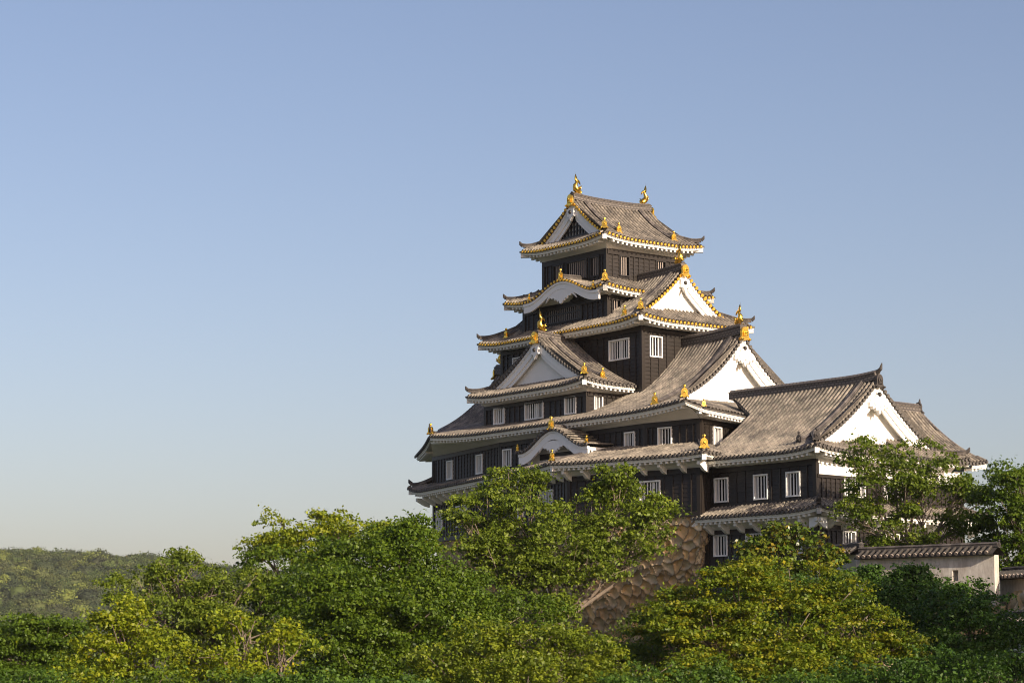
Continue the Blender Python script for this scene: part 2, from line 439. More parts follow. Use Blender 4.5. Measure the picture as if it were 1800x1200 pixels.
def gable(fr, x, ydir_range, zp, g_ov, root, gable_parent, style='plain', barge_h=0.55, base_z=None, gold=False, xsgn=1, verge_t0=0.5):
    """gable end at frame x (wall) whose barge board hangs g_ov nearer the viewer side (-x*xsgn). zp(y)= roof surface height"""
    ya, yb = ydir_range; yc = 0.5 * (ya + yb); N = 22
    ys = [ya + (yb - ya) * k / N for k in range(N + 1)]
    xb = x - g_ov * xsgn
    wall = MB(); b = base_z
    # wall polygon as strips
    vs = []
    for y in ys: vs += [fr.w(x, y, min(b, zp(y) - 0.15)), fr.w(x, y, zp(y) - 0.15)]
    wall.add(vs, [(2 * k, 2 * k + 1, 2 * k + 3, 2 * k + 2) for k in range(N)])
    # underside of the overhang
    vs = []
    for y in ys: vs += [fr.w(x, y, zp(y) - 0.20), fr.w(xb, y, zp(y) - 0.14)]
    wall.add(vs, [(2 * k, 2 * k + 1, 2 * k + 3, 2 * k + 2) for k in range(N)])
    gw = child_build(wall, "gable_wall", PLASTER, gable_parent, root)
    # barge boards: two mouldings
    bg_ = MB()
    for (xo, top, dep, th) in ((0.0, -0.06, 0.16, 0.16), (0.05, -0.20, barge_h * 0.62, 0.12), (0.12, -0.20 - barge_h * 0.60, barge_h * 0.42, 0.10)):
        xa = xb + xo * xsgn; xc = xa + th * xsgn
        vs = []
        for y in ys:
            sl = abs((zp(y + 0.05) - zp(y - 0.05)) / 0.1); k_ = math.sqrt(1 + min(sl, 1.3) ** 2)
            zt = zp(y) + top * k_; zb = zt - dep * k_
            vs += [fr.w(xa, y, zt), fr.w(xa, y, zb), fr.w(xc, y, zb), fr.w(xc, y, zt)]
        fs = []
        for k in range(N):
            for j in range(4):
                a = 4 * k + j; a2 = 4 * k + (j + 1) % 4; fs.append((a, a2, a2 + 4, a + 4))
        fs += [(0, 1, 2, 3), (4 * N, 4 * N + 1, 4 * N + 2, 4 * N + 3)]
        bg_.add(vs, fs)
    child_build(bg_, "bargeboard", WHITEWOOD, gable_parent, root)
    # pendant
    pz = zp(yc) - 0.62 - barge_h * (1.0 if style != 'floral' else 1.35)
    pd = MB(); s = (0.9 if style != 'floral' else 0.85)
    if style in ('plain', 'lattice'):
        poly = [(0.42, 0.42), (0.34, 0.1), (0.42, -0.12), (0.2, -0.1), (0.0, -0.42), (-0.2, -0.1), (-0.42, -0.12), (-0.34, 0.1), (-0.42, 0.42)]
    else:
        poly = [(0.3, 0.5), (0.42, 0.28), (0.72, 0.22), (0.95, -0.02), (0.9, -0.3), (0.66, -0.22), (0.6, -0.42), (0.4, -0.3), (0.3, -0.52), (0.14, -0.44), (0.0, -0.75)]
        poly = poly + [(-a, b_) for a, b_ in poly[-2::-1]]
    fdir = nrm(fr.w(xb, 0, 0) - fr.w(x, 0, 0)) if g_ov > 0 else nrm(fr.w(-1, 0, 0) - fr.w(0, 0, 0)); rt = nrm(np.cross(Z, fdir))
    org = fr.w(xb - 0.05 * xsgn, yc, pz + 0.25)
    extrude_shape(pd, [(a * s, b_ * s) for a, b_ in poly], org, rt, Z, 0.2)
    if style == 'floral':
        for (a, b_, q) in ((0.42, 0.0, .2), (-0.42, 0.0, .2), (0.2, -0.3, .16), (-0.2, -0.3, .16), (0.72, -0.05, .13), (-0.72, -0.05, .13), (0, -0.1, .24)):
            uvsphere(pd, org + rt * a * s + Z * b_ * s + fdir * 0.05, q * s, 7, 4)
    pdo = child_build(pd, "gable_pendant", WHITEWOOD, gable_parent, root)
    bs = MB(); uvsphere(bs, org + Z * (0.2 if style != 'floral' else 0.55) * s + fdir * 0.09, 0.13 * s + 0.02, 8, 5)
    child_build(bs, "pendant_boss", DARKWOOD, gable_parent, root)
    # verge tiles
    vt = MB(); ve = MB()
    arc = 0; y = ya; yl = []
    for side in (-1, 1):
        t = 0.12
        yy = yc + side * 0.12
        while (yy > ya + 0.05) and (yy < yb - 0.05):
            yl.append(yy)
            sl = abs((zp(yy + 0.05) - zp(yy - 0.05)) / 0.1)
            yy += side * 0.30 / math.sqrt(1 + sl * sl)
    for yy in yl:
        z = zp(yy) + 0.03
        a = fr.w(xb - 0.08 * xsgn, yy, z - 0.02); c = fr.w(xb + 0.62 * xsgn, yy, z + 0.03)
        tube(vt, [a, c], [0.095, 0.085], 8)
        tube(ve, [a - nrm(c - a) * 0.05, a + nrm(c - a) * 0.02], [0.105, 0.105], 8)
    return vt, ve

def irimoya(root, name, fr, L, W, ze, H, m0, g, ov, up=0.3, gold=True, cut=None, near=True, far=True, base_drop=0.0,
            style='plain', ridge_h=0.5, end_style=None, parts=None, wall_in=(1.1, 1.1, 1.1, 1.1), zwall=None, barge_h=0.55, main_ridge_x=None, orn=0.75, fishes=True, eaves=('front', 'near', 'far'), desc_end=0.9, hipTo=0.15, pitch=PITCHT, endmat=None, label=None, oc=0):
    T = W / 2
    def prof(t): return m0 * t + (H - m0 * T) * (max(0, t) / T) ** 2
    up_f = uplift(L, up if near else 0, up if (far and cut is None) else 0); up_b = up_f
    up_e = uplift(W, up, up)
    zf = lambda s, t: ze + prof(t) + up_f(s, t)
    zn = lambda s, t: ze + prof(t) + up_e(s, t)
    xe = L if cut is None else cut
    tl = MB(); te = MB()
    x0 = g - ov if near else 0.0; x1 = (L - g + ov) if cut is None else cut
    def P(x, y): return fr.p(x, y)
    if near: pf = [(0, 0), (g - ov, g - ov), (g - ov, T)]
    else: pf = [(0, 0), (0, T)]
    if cut is None: pf += [(L - g + ov, T), (L - g + ov, g - ov), (L, 0)]
    else: pf += [(cut, T), (cut, 0)]
    ex, ey = fr.ex, fr.ey
    tes = []
    def sl_(*a):
        te = MB(); slope(tl, te, *a, pitch); tes.append(te)
    sl_(P(0, 0), P(L, 0), ey, [P(*q) for q in pf], zf)
    sl_(P(0, W), P(L, W), -ey, [P(x, W - y) for x, y in pf], zf)
    gy = g + 0.02
    pe = [(0, 0), (gy, gy), (gy, W - gy), (0, W)]
    if near: sl_(P(0, 0), P(0, W), ex, [P(*q) for q in pe], zn)
    if far and cut is None: sl_(P(L, 0), P(L, W), -ex, [P(L - x, y) for x, y in pe], zn)
    roof = tl.build("roof", TILE, root)
    if label: roof['label'] = label
    emat = endmat or (GOLDEND if gold else GREYEND)
    for te in tes: child_build(te, "eave_tile_ends", emat, roof, root)
    # eaves
    ev = MB(); zw = zwall if zwall is not None else ze - 0.55
    wi = wall_in   # near, front, far, back
    A, B_, C_, D_ = P(0, 0), P(L, 0), P(L, W), P(0, W)
    wa, wb, wc, wd_ = P(wi[0], wi[1]), P(L - wi[2], wi[1]), P(L - wi[2], W - wi[3]), P(wi[0], W - wi[3])
    if cut is not None: B_, C_ = P(cut, 0), P(cut, W); wb, wc = P(cut, wi[1]), P(cut, W - wi[3])
    eave(ev, A, B_, wa, wb, lambda s: zf(s, 0), zw)
    eave(ev, D_, C_, wd_, wc, lambda s: zf(s, 0), zw)
    if near: eave(ev, A, D_, wa, wd_, lambda s: zn(s, 0), zw); corner_block(ev, A, wa, ze + up); corner_block(ev, D_, wd_, ze + up)
    if far and cut is None: eave(ev, B_, C_, wb, wc, lambda s: zn(s, 0), zw); corner_block(ev, B_, wb, ze + up); corner_block(ev, C_, wc, ze + up)
    child_build(ev, "eaves", PLASTER, roof, root)
    # ridges
    rd = MB(); zr = ze + H
    mx0 = g - ov - 0.02; mx1 = (L - g + ov + 0.02) if cut is None else cut
    def rise(x):
        r_ = max(0, 1 - (x - mx0) / 2.5) ** 2 * 0.14
        if cut is None: r_ += max(0, 1 - (mx1 - x) / 2.5) ** 2 * 0.14
        return r_
    n = 14
    sweep(rd, [fr.w(mx0 + (mx1 - mx0) * k / n, T, zr - 0.05 + rise(mx0 + (mx1 - mx0) * k / n)) for k in range(n + 1)], 0.42, ridge_h)
    ro = child_build(rd, "ridge", RIDGE, roof, root)
    omat = GOLD if gold != 'none' else TILE_RIDGE
    gp = None
    vta = MB(); vea = MB()
    zp = lambda y: ze + prof(min(y, W - y))
    ends_ = []
    if near: ends_.append((g, 1))
    if far and cut is None: ends_.append((L - g, -1))
    hr = MB(); dr = MB()
    for (xg, sg) in ends_:
        grng = (g - ov + 0.10, W - g + ov - 0.10)
        lat = (style == 'lattice')
        gpart = MB(); 
        gb = MB(); gb.quad(fr.w(xg + 0.02 * sg, g, ze + prof(g) - 0.3), fr.w(xg + 0.02 * sg, W - g, ze + prof(g) - 0.3), fr.w(xg + 0.02 * sg, W - g, ze + prof(g) + 0.1), fr.w(xg + 0.02 * sg, g, ze + prof(g) + 0.1))
        gp = gb.build("gable", PLASTER, root)
        vt, ve = gable(fr, xg, grng, zp, ov, root, gp, style, barge_h, ze + prof(g) - 0.25, gold, sg)
        vta.v, vta.f, vta.uv = vt.v, vt.f, vt.uv; vo = child_build(vt, "verge_tiles", TILE, gp, root)
        child_build(ve, "verge_tile_ends", emat, gp, root)
        if lat:
            lm = MB(); bk = MB()
            zb0 = ze + prof(g) + 0.15
            def ztop(y): return zp(y) - 0.20 - barge_h * 1.25
            y = g + 0.9
            xl_ = xg - 0.05 * sg
            wbox = lambda ya, yb, za, zb, th: lm.box8([fr.w(xl_ - th * sg, ya, za), fr.w(xl_ - th * sg, yb, za), fr.w(xl_, yb, za), fr.w(xl_, ya, za),
                                                     fr.w(xl_ - th * sg, ya, zb), fr.w(xl_ - th * sg, yb, zb), fr.w(xl_, yb, zb), fr.w(xl_, ya, zb)])
            while y < W - g - 0.9:
                zt = ztop(y) + 0.2
                if zt > zb0 + 0.1: wbox(y - 0.045, y + 0.045, zb0, zt, 0.09)
                y += 0.30
            z = zb0
            while z < zr - 1.0:
                yy = [q for q in np.arange(g, T, 0.05) if ztop(q) + 0.12 > z]
                if yy: wbox(yy[0], W - yy[0], z - 0.035, z + 0.035, 0.06)
                z += 0.30
            yy = [q for q in np.arange(g, T, 0.05) if ztop(q) + 0.3 > zb0]
            wbox(yy[0] - 0.5, W - yy[0] + 0.5, zb0 - 0.5, zb0 + 0.02, 0.12)
            child_build(lm, "gable_lattice", DARKWOOD, gp, root)
        # descending ridges
        xd = xg - (ov - 0.95) * sg
        for side in (0, 1):
            pts = []
            for k in range(13):
                y = T - 0.15 - (T - 0.15 - desc_end) * k / 12
                z = ze + prof(y) + 0.04 + 0.10 * max(0, (k - 9) / 3.0) ** 2
                pts.append(fr.w(xd, y if side == 0 else W - y, z))
            dr = MB(); sweep(dr, pts, 0.26, 0.30); child_build(dr, "descending_ridge", TILE_RIDGE, ro, root)
            fdir = nrm(pts[-1] - pts[-2]); fdir[2] = 0
            oni(pts[-1] + nrm(fdir) * 0.08 - Z * 0.05, fdir, orn, ro, root, omat)
        # hip ridges
        for side in (0, 1):
            pts = []
            for k in range(9):
                q = g + 0.25 - (g + 0.25 - hipTo) * k / 8
                z = ze + prof(q) + up * max(0, 1 - max(0, q) / 2.8) + 0.05 + 0.16 * max(0, (k - 5) / 3.0) ** 2
                xx = q if sg > 0 else L - q
                pts.append(fr.w(xx, q if side == 0 else W - q, z))
            hr = MB(); sweep(hr, pts, 0.26, 0.26)
            fdir = nrm(pts[-1] - pts[-3]); fd = fdir.copy(); fd[2] = 0; fd = nrm(fd)
            hr_tip = [pts[-1] + Z * 0.12, pts[-1] + fd * 0.14 + Z * 0.24, pts[-1] + fd * 0.20 + Z * 0.40]
            if orn and (side == oc and sg > 0): oni(pts[-1] + fd * 0.06 - Z * 0.02, fd, orn, ro, root, omat)
            else: tube(hr, hr_tip, [0.13, 0.11, 0.03], 6)
            child_build(hr, "hip_ridge", TILE_RIDGE, ro, root)
        # ridge end ornament
        e = fr.w(mx0 if sg > 0 else mx1, T, zr); fd = nrm(fr.w(-sg, 0, 0) - fr.w(0, 0, 0))
        oni(e + fd * 0.12 - Z * 0.35, fd, (0.85 if gold != 'none' else 0.85), ro, root, omat, ball=False)
        if fishes:
            fish(e - fd * 0.38 + Z * (ridge_h - 0.02), fd * -1, 1.05, root)
        else:
            tp = MB(); tube(tp, [e + Z * (ridge_h * 0.9), e + fd * 0.25 + Z * (ridge_h + 0.12), e + fd * 0.34 + Z * (ridge_h + 0.42)], [0.13, 0.10, 0.03], 7); child_build(tp, "ridge_tip", TILE_RIDGE, ro, root)
    return roof, ro

# ---------------------------------------------------------------- walls and windows
def wall(root, A, B, z0, z1, wins=(), out=None, beam=0.30, batten=0.62, posts=(True, True), sill=0.0, dark_inner=True, bar='white', plankm=None):
    """boarded wall from A to B (plan). out = outward plan normal. wins: (s0,s1,z0,z1)"""
    A = np.array(A, float); B = np.array(B, float); L = np.linalg.norm(B - A); e = (B - A) / L
    n = np.array([e[1], -e[0]])
    if out is not None and n @ np.array(out) < 0: n = -n
    mb = MB()
    def W(s, d, z): q = A + e * s + n * d; return K(q[0], q[1], z)
    rows = []
    z = z0; bh = 0.24
    while z < z1 - beam - 1e-3: rows.append(z); z += bh
    rows.append(z1 - beam)
    cuts = sorted(set([0.0, L] + [x for w_ in wins for x in w_[:2]]))
    for r in range(len(rows) - 1):
        za, zb = rows[r], rows[r + 1]
        if zb - za < 1e-3: continue
        for c in range(len(cuts) - 1):
            sa, sb = cuts[c], cuts[c + 1]
            segs = [(za, zb)]
            for w_ in wins:
                if w_[0] < 0.5 * (sa + sb) < w_[1]:
                    ns = []
                    for (p, q) in segs:
                        if q <= w_[2] or p >= w_[3]: ns.append((p, q)); continue
                        if p < w_[2]: ns.append((p, w_[2]))
                        if q > w_[3]: ns.append((w_[3], q))
                    segs = ns
            for (p, q) in segs:
                def d(zz): return 0.035 * (1 - (zz - za) / bh)
                npl = max(1, int((sb - sa) / batten))
                mb.quad(W(sa, d(p), p), W(sb, d(p), p), W(sb, d(q), q), W(sa, d(q), q), [(sa / 1.9, r + 0.5), (sb / 1.9, r + 0.5), (sb / 1.9, r + 0.5), (sa / 1.9, r + 0.5)])
                if abs(p - za) < 1e-6: mb.quad(W(sa, 0, p), W(sb, 0, p), W(sb, d(p), p), W(sa, d(p), p), [(sa / 1.9, r + 0.5)] * 4)
    def box(sa, sb, d0, d1, za, zb, m=None):
        (m or mb).box8([W(sa, d1, za), W(sb, d1, za), W(sb, d0, za), W(sa, d0, za), W(sa, d1, zb), W(sb, d1, zb), W(sb, d0, zb), W(sa, d0, zb)])
    nb = max(1, int(round(L / batten)))
    for i in range(1, nb):
        s = L * i / nb
        inter = [(z0, z1 - beam)]
        for w_ in wins:
            if w_[0] - 0.12 < s < w_[1] + 0.12:
                ns = []
                for (p, q) in inter:
                    if p < w_[2] - 0.05: ns.append((p, w_[2] - 0.05))
                    if q > w_[3] + 0.05: ns.append((w_[3] + 0.05, q))
                inter = ns
        for p, q in inter: box(s - 0.035, s + 0.035, 0, 0.07, p, q)
    box(-0.04 if posts[0] else 0, L + 0.04 if posts[1] else L, -0.1, 0.10, z1 - beam, z1 + 0.03)
    box(0, L, -0.1, 0.09, z0 - 0.12, z0 + 0.14)
    if posts[0]: box(-0.045, 0.20, -0.15, 0.095, z0 - 0.1, z1 - 0.01)
    if posts[1]: box(L - 0.20, L + 0.045, -0.15, 0.095, z0 - 0.1, z1 - 0.01)
    wo = mb.build("storey_wall", plankm or PLANK, root)
    for w_ in wins:
        s0, s1, a, b = w_[:4]; kind = w_[4] if len(w_) > 4 else bar
        fm = MB(); t = 0.055
        fmat = WHITEWOOD if kind == 'white' else DARKWOOD
        box(s0 - 0.02, s0 + t, -0.28, 0.10, a - 0.02, b + 0.02, fm); box(s1 - t, s1 + 0.02, -0.28, 0.10, a - 0.02, b + 0.02, fm)
        box(s0 + t, s1 - t, -0.28, 0.10, a - 0.02, a + t, fm); box(s0 + t, s1 - t, -0.28, 0.10, b - t, b + 0.02, fm)
        fo = fm.build("window", fmat, root)
        bm = MB(); nbr = max(3, int(round((s1 - s0 - 2 * t) / (0.215 if kind == 'white' else 0.19))))
        st = (s1 - s0 - 2 * t) / nbr
        for k in range(1, nbr): 
            sc = s0 + t + st * k; bw = 0.03 if kind == 'white' else 0.035
            box(sc - bw, sc + bw, -0.02, 0.02, a + t, b - t, bm)
        child_build(bm, "window_bars", WHITEWOOD if kind == 'white' else GREYBAR, fo, root)
        if kind == 'lattice':
            rm = MB(); box(s0, s1, -0.06, 0.07, 0.5 * (a + b) - 0.05, 0.5 * (a + b) + 0.05, rm); 
            for k in range(0, nbr + 1):
                sc = s0 + t + st * (k - 0.5 + 0.5); box(sc - 0.03 + st * 0.5, sc + 0.03 + st * 0.5, -0.02, 0.06, a, b, rm)
            child_build(rm, "window_rail", DARKWOOD, fo, root)
        vm = MB(); vm.quad(W(s0, -0.26, a), W(s1, -0.26, a), W(s1, -0.26, b), W(s0, -0.26, b))
        if kind == 'white' and (s1 - s0) > 1.2 and random.random() < 1:
            # half drawn white shutter behind the bars
            sm = MB(); sm.quad(W(s0 + (s1 - s0) * .45, -0.2, a), W(s0 + (s1 - s0) * .62, -0.2, a), W(s0 + (s1 - s0) * .62, -0.2, b), W(s0 + (s1 - s0) * .45, -0.2, b)); child_build(sm, "shutter", WHITEWOOD, fo, root)
        child_build(vm, "window_opening", VOID, fo, root)
    return wo
def rect_walls(root, u0, u1, v0, v1, z0, z1, wF=(), wR=(), bat=0.62, beam=0.3, bar='white', back=True):
    wall(root, (u0, v0), (u1, v0), z0, z1, wF, (0, -1), beam, bat, bar=bar)
    wall(root, (u0, v0), (u0, v1), z0, z1, wR, (-1, 0), beam, bat, bar=bar, posts=(False, True))
    if back:
        wall(root, (u1, v0), (u1, v1), z0, z1, (), (1, 0), beam, bat, posts=(False, True)); wall(root, (u0, v1), (u1, v1), z0, z1, (), (0, 1), beam, bat, posts=(False, False))

# ================================================================ THE KEEP
kb = K(3, 0, 8.7)
keep = thing("castle_keep", tuple(kb), "black boarded castle keep of stacked tiled roofs with white gables and golden fish finials", "castle", aR * 0 + R(37.0848))
bpy.context.view_layer.update()

# --- sixth storey and top roof (ridge along v)
rect_walls(keep, 4.27, 10.65, 0.8, 6.8, 24.2, 26.2,
           [(1.89, 3.94, 24.62, 25.86, 'dark'), (0.7, 1.55, 24.62, 25.86, 'dark'), (4.29, 5.28, 24.62, 25.86, 'dark')],
           [(0.95, 1.75, 24.62, 25.9, 'dark'), (3.95, 4.75, 24.62, 25.9, 'dark')], 0.42)
fr6 = Frame((11.75, -0.3), (0, 1), (-1, 0))
irimoya(keep, "roof", fr6, 8.2, 8.58, 26.72, 3.0, 0.40, 1.35, 0.45, up=0.28, style='lattice', zwall=26.2, wall_in=(1.1, 1.1, 1.1, 1.1), ridge_h=0.50, orn=0.56, oc=1)

# --- fifth storey
rect_walls(keep, 3.4, 11.85, 0.15, 7.1, 21.4, 23.15, [(2.47, 6.0, 22.0, 23.05, 'lattice')], [(0.25, 0.95, 22.0, 23.0, 'dark')], 0.50)
def skirt_edge(root, tl, te, ev, O0, O1, I0, I1, ze, sl, wall0, wall1, zwall, up=(0.25, 0.25), zextra=None, poly=None, Lc=3.0, raft=0.36, corner=(True, True), rise=None):
    O0, O1, I0, I1 = [np.array(q, float) for q in (O0, O1, I0, I1)]
    L = np.linalg.norm(O1 - O0); e = (O1 - O0) / L; n = np.array([-e[1], e[0]])
    if (I0 - O0) @ n < 0: n = -n
    uf = uplift(L, up[0], up[1], Lc)
    def z(s, t):
        v = ze + sl * t + uf(s, t)
        return max(v, zextra(s, t)) if zextra else v
    slope(tl, te, O0, O1, n, poly or [O0, O1, I1, I0], z)
    if ev is not None:
        eave(ev, O0, O1, wall0, wall1, lambda s: ze + uf(s, 0), zwall, raft)
        if corner[0]: corner_block(ev, O0, wall0, ze + up[0])
        if corner[1]: corner_block(ev, O1, wall1, ze + up[1])
    return z
def hipridge(mb, P, Q, zP, zQ, root, ro=None, orn=0, mat=None, tip=True, w=0.26, h=0.26, backset=0.25):
    P = np.array(P, float); Q = np.array(Q, float); pts = []
    for k in range(9):
        f = k / 8; q = Q + (P - Q) * f * (1 - 0.0); d = 1 - f
        L = np.linalg.norm(P - Q); 
        if k == 8: q = P + (Q - P) * (backset / L)
        z = zQ + (zP - zQ) * f - 0.10 * math.sin(math.pi * f) + 0.05 + 0.14 * max(0, (f - 0.6) / 0.4) ** 2
        pts.append(K(q[0], q[1], z))
    sweep(mb, pts, w, h)
    fd = pts[-1] - pts[0]; fd[2] = 0; fd = nrm(fd)
    if orn: oni(pts[-1] + fd * 0.06, fd, orn, ro if ro is not None else root, root, mat)
    elif tip: tube(mb, [pts[-1] + Z * 0.12, pts[-1] + fd * 0.14 + Z * 0.24, pts[-1] + fd * 0.20 + Z * 0.40], [0.13, 0.11, 0.03], 6)

def kara(root, fr, xc, hw, ze, A, depth, zwall, gold=True, bh=0.42, dark_panel=False, boss=True, flat=0.45):
    """curved (karahafu) gable: frame x along the eave, y inward. draws barge, tympanum, pendant"""
    def b(x):
        q = min(1.0, abs(x - xc) / hw); return ze + A * (0.5 * (1 + math.cos(math.pi * q))) ** 0.9
    N = 28; xs = [xc - hw - flat + (2 * hw + 2 * flat) * k / N for k in range(N + 1)]
    g = MB()
    # tympanum + soffit
    vs = []
    for x in xs: vs += [fr.w(x, 0.12, b(x) - 0.12), fr.w(x, depth - 0.03, b(x) - 0.12)]
    g.add(vs, [(2 * k, 2 * k + 1, 2 * k + 3, 2 * k + 2) for k in range(N)])
    vs = []
    for x in xs: vs += [fr.w(x, depth - 0.03, b(x) - 0.12), fr.w(x, depth - 0.03, zwall - 0.02)]
    g.add(vs, [(2 * k, 2 * k + 1, 2 * k + 3, 2 * k + 2) for k in range(N)])
    gp = g.build("curved_gable", PLASTER, root)
    m = MB()
    for (y0, y1, top, dep) in ((-0.02, 0.16, -0.07, 0.15), (0.03, 0.16, -0.20, bh)):
        vs = []
        for i, x in enumerate(xs):
            sl = (b(x + 0.05) - b(x - 0.05)) / 0.1; k_ = math.sqrt(1 + min(1.2, abs(sl)) ** 2)
            ed = dep * (0.8 + 0.35 * min(1, abs(x - xc) / hw) ** 2)
            zt = b(x) + top * k_; zb = zt - ed * k_
            vs += [fr.w(x, y0, zt), fr.w(x, y0, zb), fr.w(x, y1, zb), fr.w(x, y1, zt)]
        fs = []
        for k in range(N):
            for j in range(4):
                a = 4 * k + j; a2 = 4 * k + (j + 1) % 4; fs.append((a, a2, a2 + 4, a + 4))
        fs += [(0, 1, 2, 3), (4 * N, 4 * N + 1, 4 * N + 2, 4 * N + 3)]
        m.add(vs, fs)
    child_build(m, "bargeboard", WHITEWOOD, gp, root)
    # pendant: scalloped board
    fdir = nrm(fr.w(0, -1, 0) - fr.w(0, 0, 0)); rt = nrm(np.cross(Z, fdir))
    p = MB(); s = hw / 3.3
    half = [(0.0, -0.62), (0.14, -0.56), (0.22, -0.40), (0.36, -0.46), (0.46, -0.28), (0.62, -0.36), (0.72, -0.18), (0.92, -0.22), (1.08, -0.10), (1.3, -0.22), (1.55, -0.42), (1.2, 0.04), (0.7, 0.22), (0.0, 0.30)]
    poly = [(x * s, y * s) for x, y in half] + [(-x * s, y * s) for x, y in half[-2:0:-1]]
    extrude_shape(p, poly, fr.w(xc, 0.10, b(xc) - 0.42 - bh), rt, Z, 0.10)
    child_build(p, "gable_pendant", WHITEWOOD, gp, root)
    if dark_panel:
        d = MB(); q = [(-0.75, 0), (-0.62, 0.14), (-0.45, 0.16), (-0.3, 0.42), (0, 0.5), (0.3, 0.42), (0.45, 0.16), (0.62, 0.14), (0.75, 0)]
        extrude_shape(d, q, fr.w(xc - 0.55, depth - 0.10, zwall + 0.02), rt, Z, 0.12)
        child_build(d, "frog_leg_strut", DARKWOOD, gp, root)
    return b, gp

# fifth storey skirt roof with curved gable on the long front
tl, te, ev = MB(), MB(), MB()
O5 = [(2.42, -0.9), (12.75, -0.9), (12.75, 8.1), (2.42, 8.1)]; I5 = [(4.27, 0.8), (10.65, 0.8), (10.65, 6.8), (4.27, 6.8)]; W5 = [(3.4, 0.15), (11.85, 0.15), (11.85, 7.1), (3.4, 7.1)]
KC, KH, KA, ZE5 = 4.38, 3.3, 0.95, 23.42
def kz(s, t):
    q = min(1.0, abs(s - KC) / KH); return ZE5 + KA * (0.5 * (1 + math.cos(math.pi * q))) ** 0.9 + 0.02 * t
skirt_edge(keep, tl, te, None, O5[0], O5[1], I5[0], I5[1], ZE5, 0.46, W5[0], W5[1], 23.15, (0.22, 0.30), zextra=kz)
for i in (1, 2, 3):
    j = (i + 1) % 4
    skirt_edge(keep, tl, te, ev, O5[i], O5[j], I5[i], I5[j], ZE5, 0.46, W5[i], W5[j], 23.15, (0.25, 0.25))
r5 = tl.build("roof", TILE, keep); child_build(te, "eave_tile_ends", GOLDEND, r5, keep)
uf5 = uplift(10.33, 0.22, 0.30)
s0_, s1_ = KC - KH - 0.2, KC + KH + 0.2
eave(ev, (2.42, -0.9), (2.42 + s0_, -0.9), (3.4, 0.15), (2.42 + s0_, 0.15), lambda s: ZE5 + uf5(s, 0), 23.15)
eave(ev, (2.42 + s1_, -0.9), (12.75, -0.9), (2.42 + s1_, 0.15), (11.85, 0.15), lambda s: ZE5 + uf5(s1_ + s, 0), 23.15)
corner_block(ev, O5[0], W5[0], ZE5 + 0.22); corner_block(ev, O5[1], W5[1], ZE5 + 0.3)
child_build(ev, "eaves", PLASTER, r5, keep)
kara(keep, Frame((2.42, -0.9), (1, 0), (0, 1)), KC, KH, ZE5, KA, 1.05, 23.12, bh=0.40, dark_panel=True)
rr5 = MB(); hipridge(rr5, O5[0], I5[0], ZE5 + 0.22, ZE5 + 0.8, keep); 
rr5 = MB()
sweep(rr5, [K(6.8, -0.75, ZE5 + KA + 0.10), K(6.8, 0.85, ZE5 + KA + 0.16)], 0.34, 0.34)
ro5 = child_build(rr5, "ridge", TILE_RIDGE, r5, keep)
oni(K(6.8, -0.85, ZE5 + KA + 0.05), horiz((0, -1)), 0.60, ro5, keep)
hr5 = MB()
hipridge(hr5, O5[0], I5[0], ZE5 + 0.22, ZE5 + 0.8, keep, ro5, 0.58, GOLD)
child_build(hr5, "hip_ridge", TILE_RIDGE, ro5, keep); hr5 = MB()
hipridge(hr5, O5[1], I5[1], ZE5 + 0.30, ZE5 + 0.8, keep, ro5)
child_build(hr5, "hip_ridge", TILE_RIDGE, ro5, keep); hr5 = MB()
hipridge(hr5, O5[3], I5[3], ZE5 + 0.25, ZE5 + 0.8, keep, ro5)
child_build(hr5, "hip_ridge", TILE_RIDGE, ro5, keep); hr5 = MB()
hipridge(hr5, O5[2], I5[2], ZE5 + 0.25, ZE5 + 0.8, keep, ro5)
child_build(hr5, "hip_ridge", TILE_RIDGE, ro5, keep)
for s_ in (KC - KH - 0.1, KC + KH - 5.65 - 1.1):
    pass
for u_ in (3.55, 3.05 + 6.9):
    oni(K(u_, -0.9, ZE5 + 0.10), horiz((0, -1)), 0.36, ro5, keep, GOLD, ball=True)

# --- fourth storey with the second roof from the top (ridge along u, gables on the right and left)
rect_walls(keep, 0.0, 14.0, 0.0, 6.9, 16.2, 20.8,
           [(1.19, 3.06, 18.98, 20.22), (11.31, 12.77, 19.1, 20.22)], [(0.53, 1.49, 19.0, 20.25)], 0.62)
fr4 = Frame((-1.2, -1.15), (1, 0), (0, 1))
irimoya(keep, "roof", fr4, 16.4, 9.2, 21.05, 3.45, 0.42, 1.75, 0.42, up=0.30, zwall=20.8, wall_in=(1.2, 1.15, 1.2, 1.15), ridge_h=0.5, orn=0.56, desc_end=0.75)

# --- third storey bay (ridge along v, white gable towards the left front)
wall(keep, (1.6, -3), (11.72, -3), 15.3, 16.75, [(8.06, 9.17, 15.58, 16.58), (4.15, 5.97, 15.58, 16.62), (0.98, 2.04, 15.58, 16.62)], (0, -1), 0.22, 0.5)
wall(keep, (1.6, -3), (1.6, 0), 15.3, 16.75, [(0.52, 1.16, 15.75, 16.6)], (-1, 0), 0.22, 0.5, posts=(False, False))
wall(keep, (11.72, -3), (11.72, 0), 15.3, 16.75, [], (1, 0), 0.22, 0.5, posts=(False, False))
fr3 = Frame((12.45, -4.05), (0, 1), (-1, 0))
irimoya(keep, "roof", fr3, 12.0, 11.9, 17.2, 3.35, 0.34, 1.45, 0.40, up=0.25, gold=False, cut=4.05, far=False, zwall=16.75, wall_in=(1.05, 0.73, 1, 1.05), ridge_h=0.45, orn=0.56, desc_end=0.8, endmat=GREYEND, oc=1)

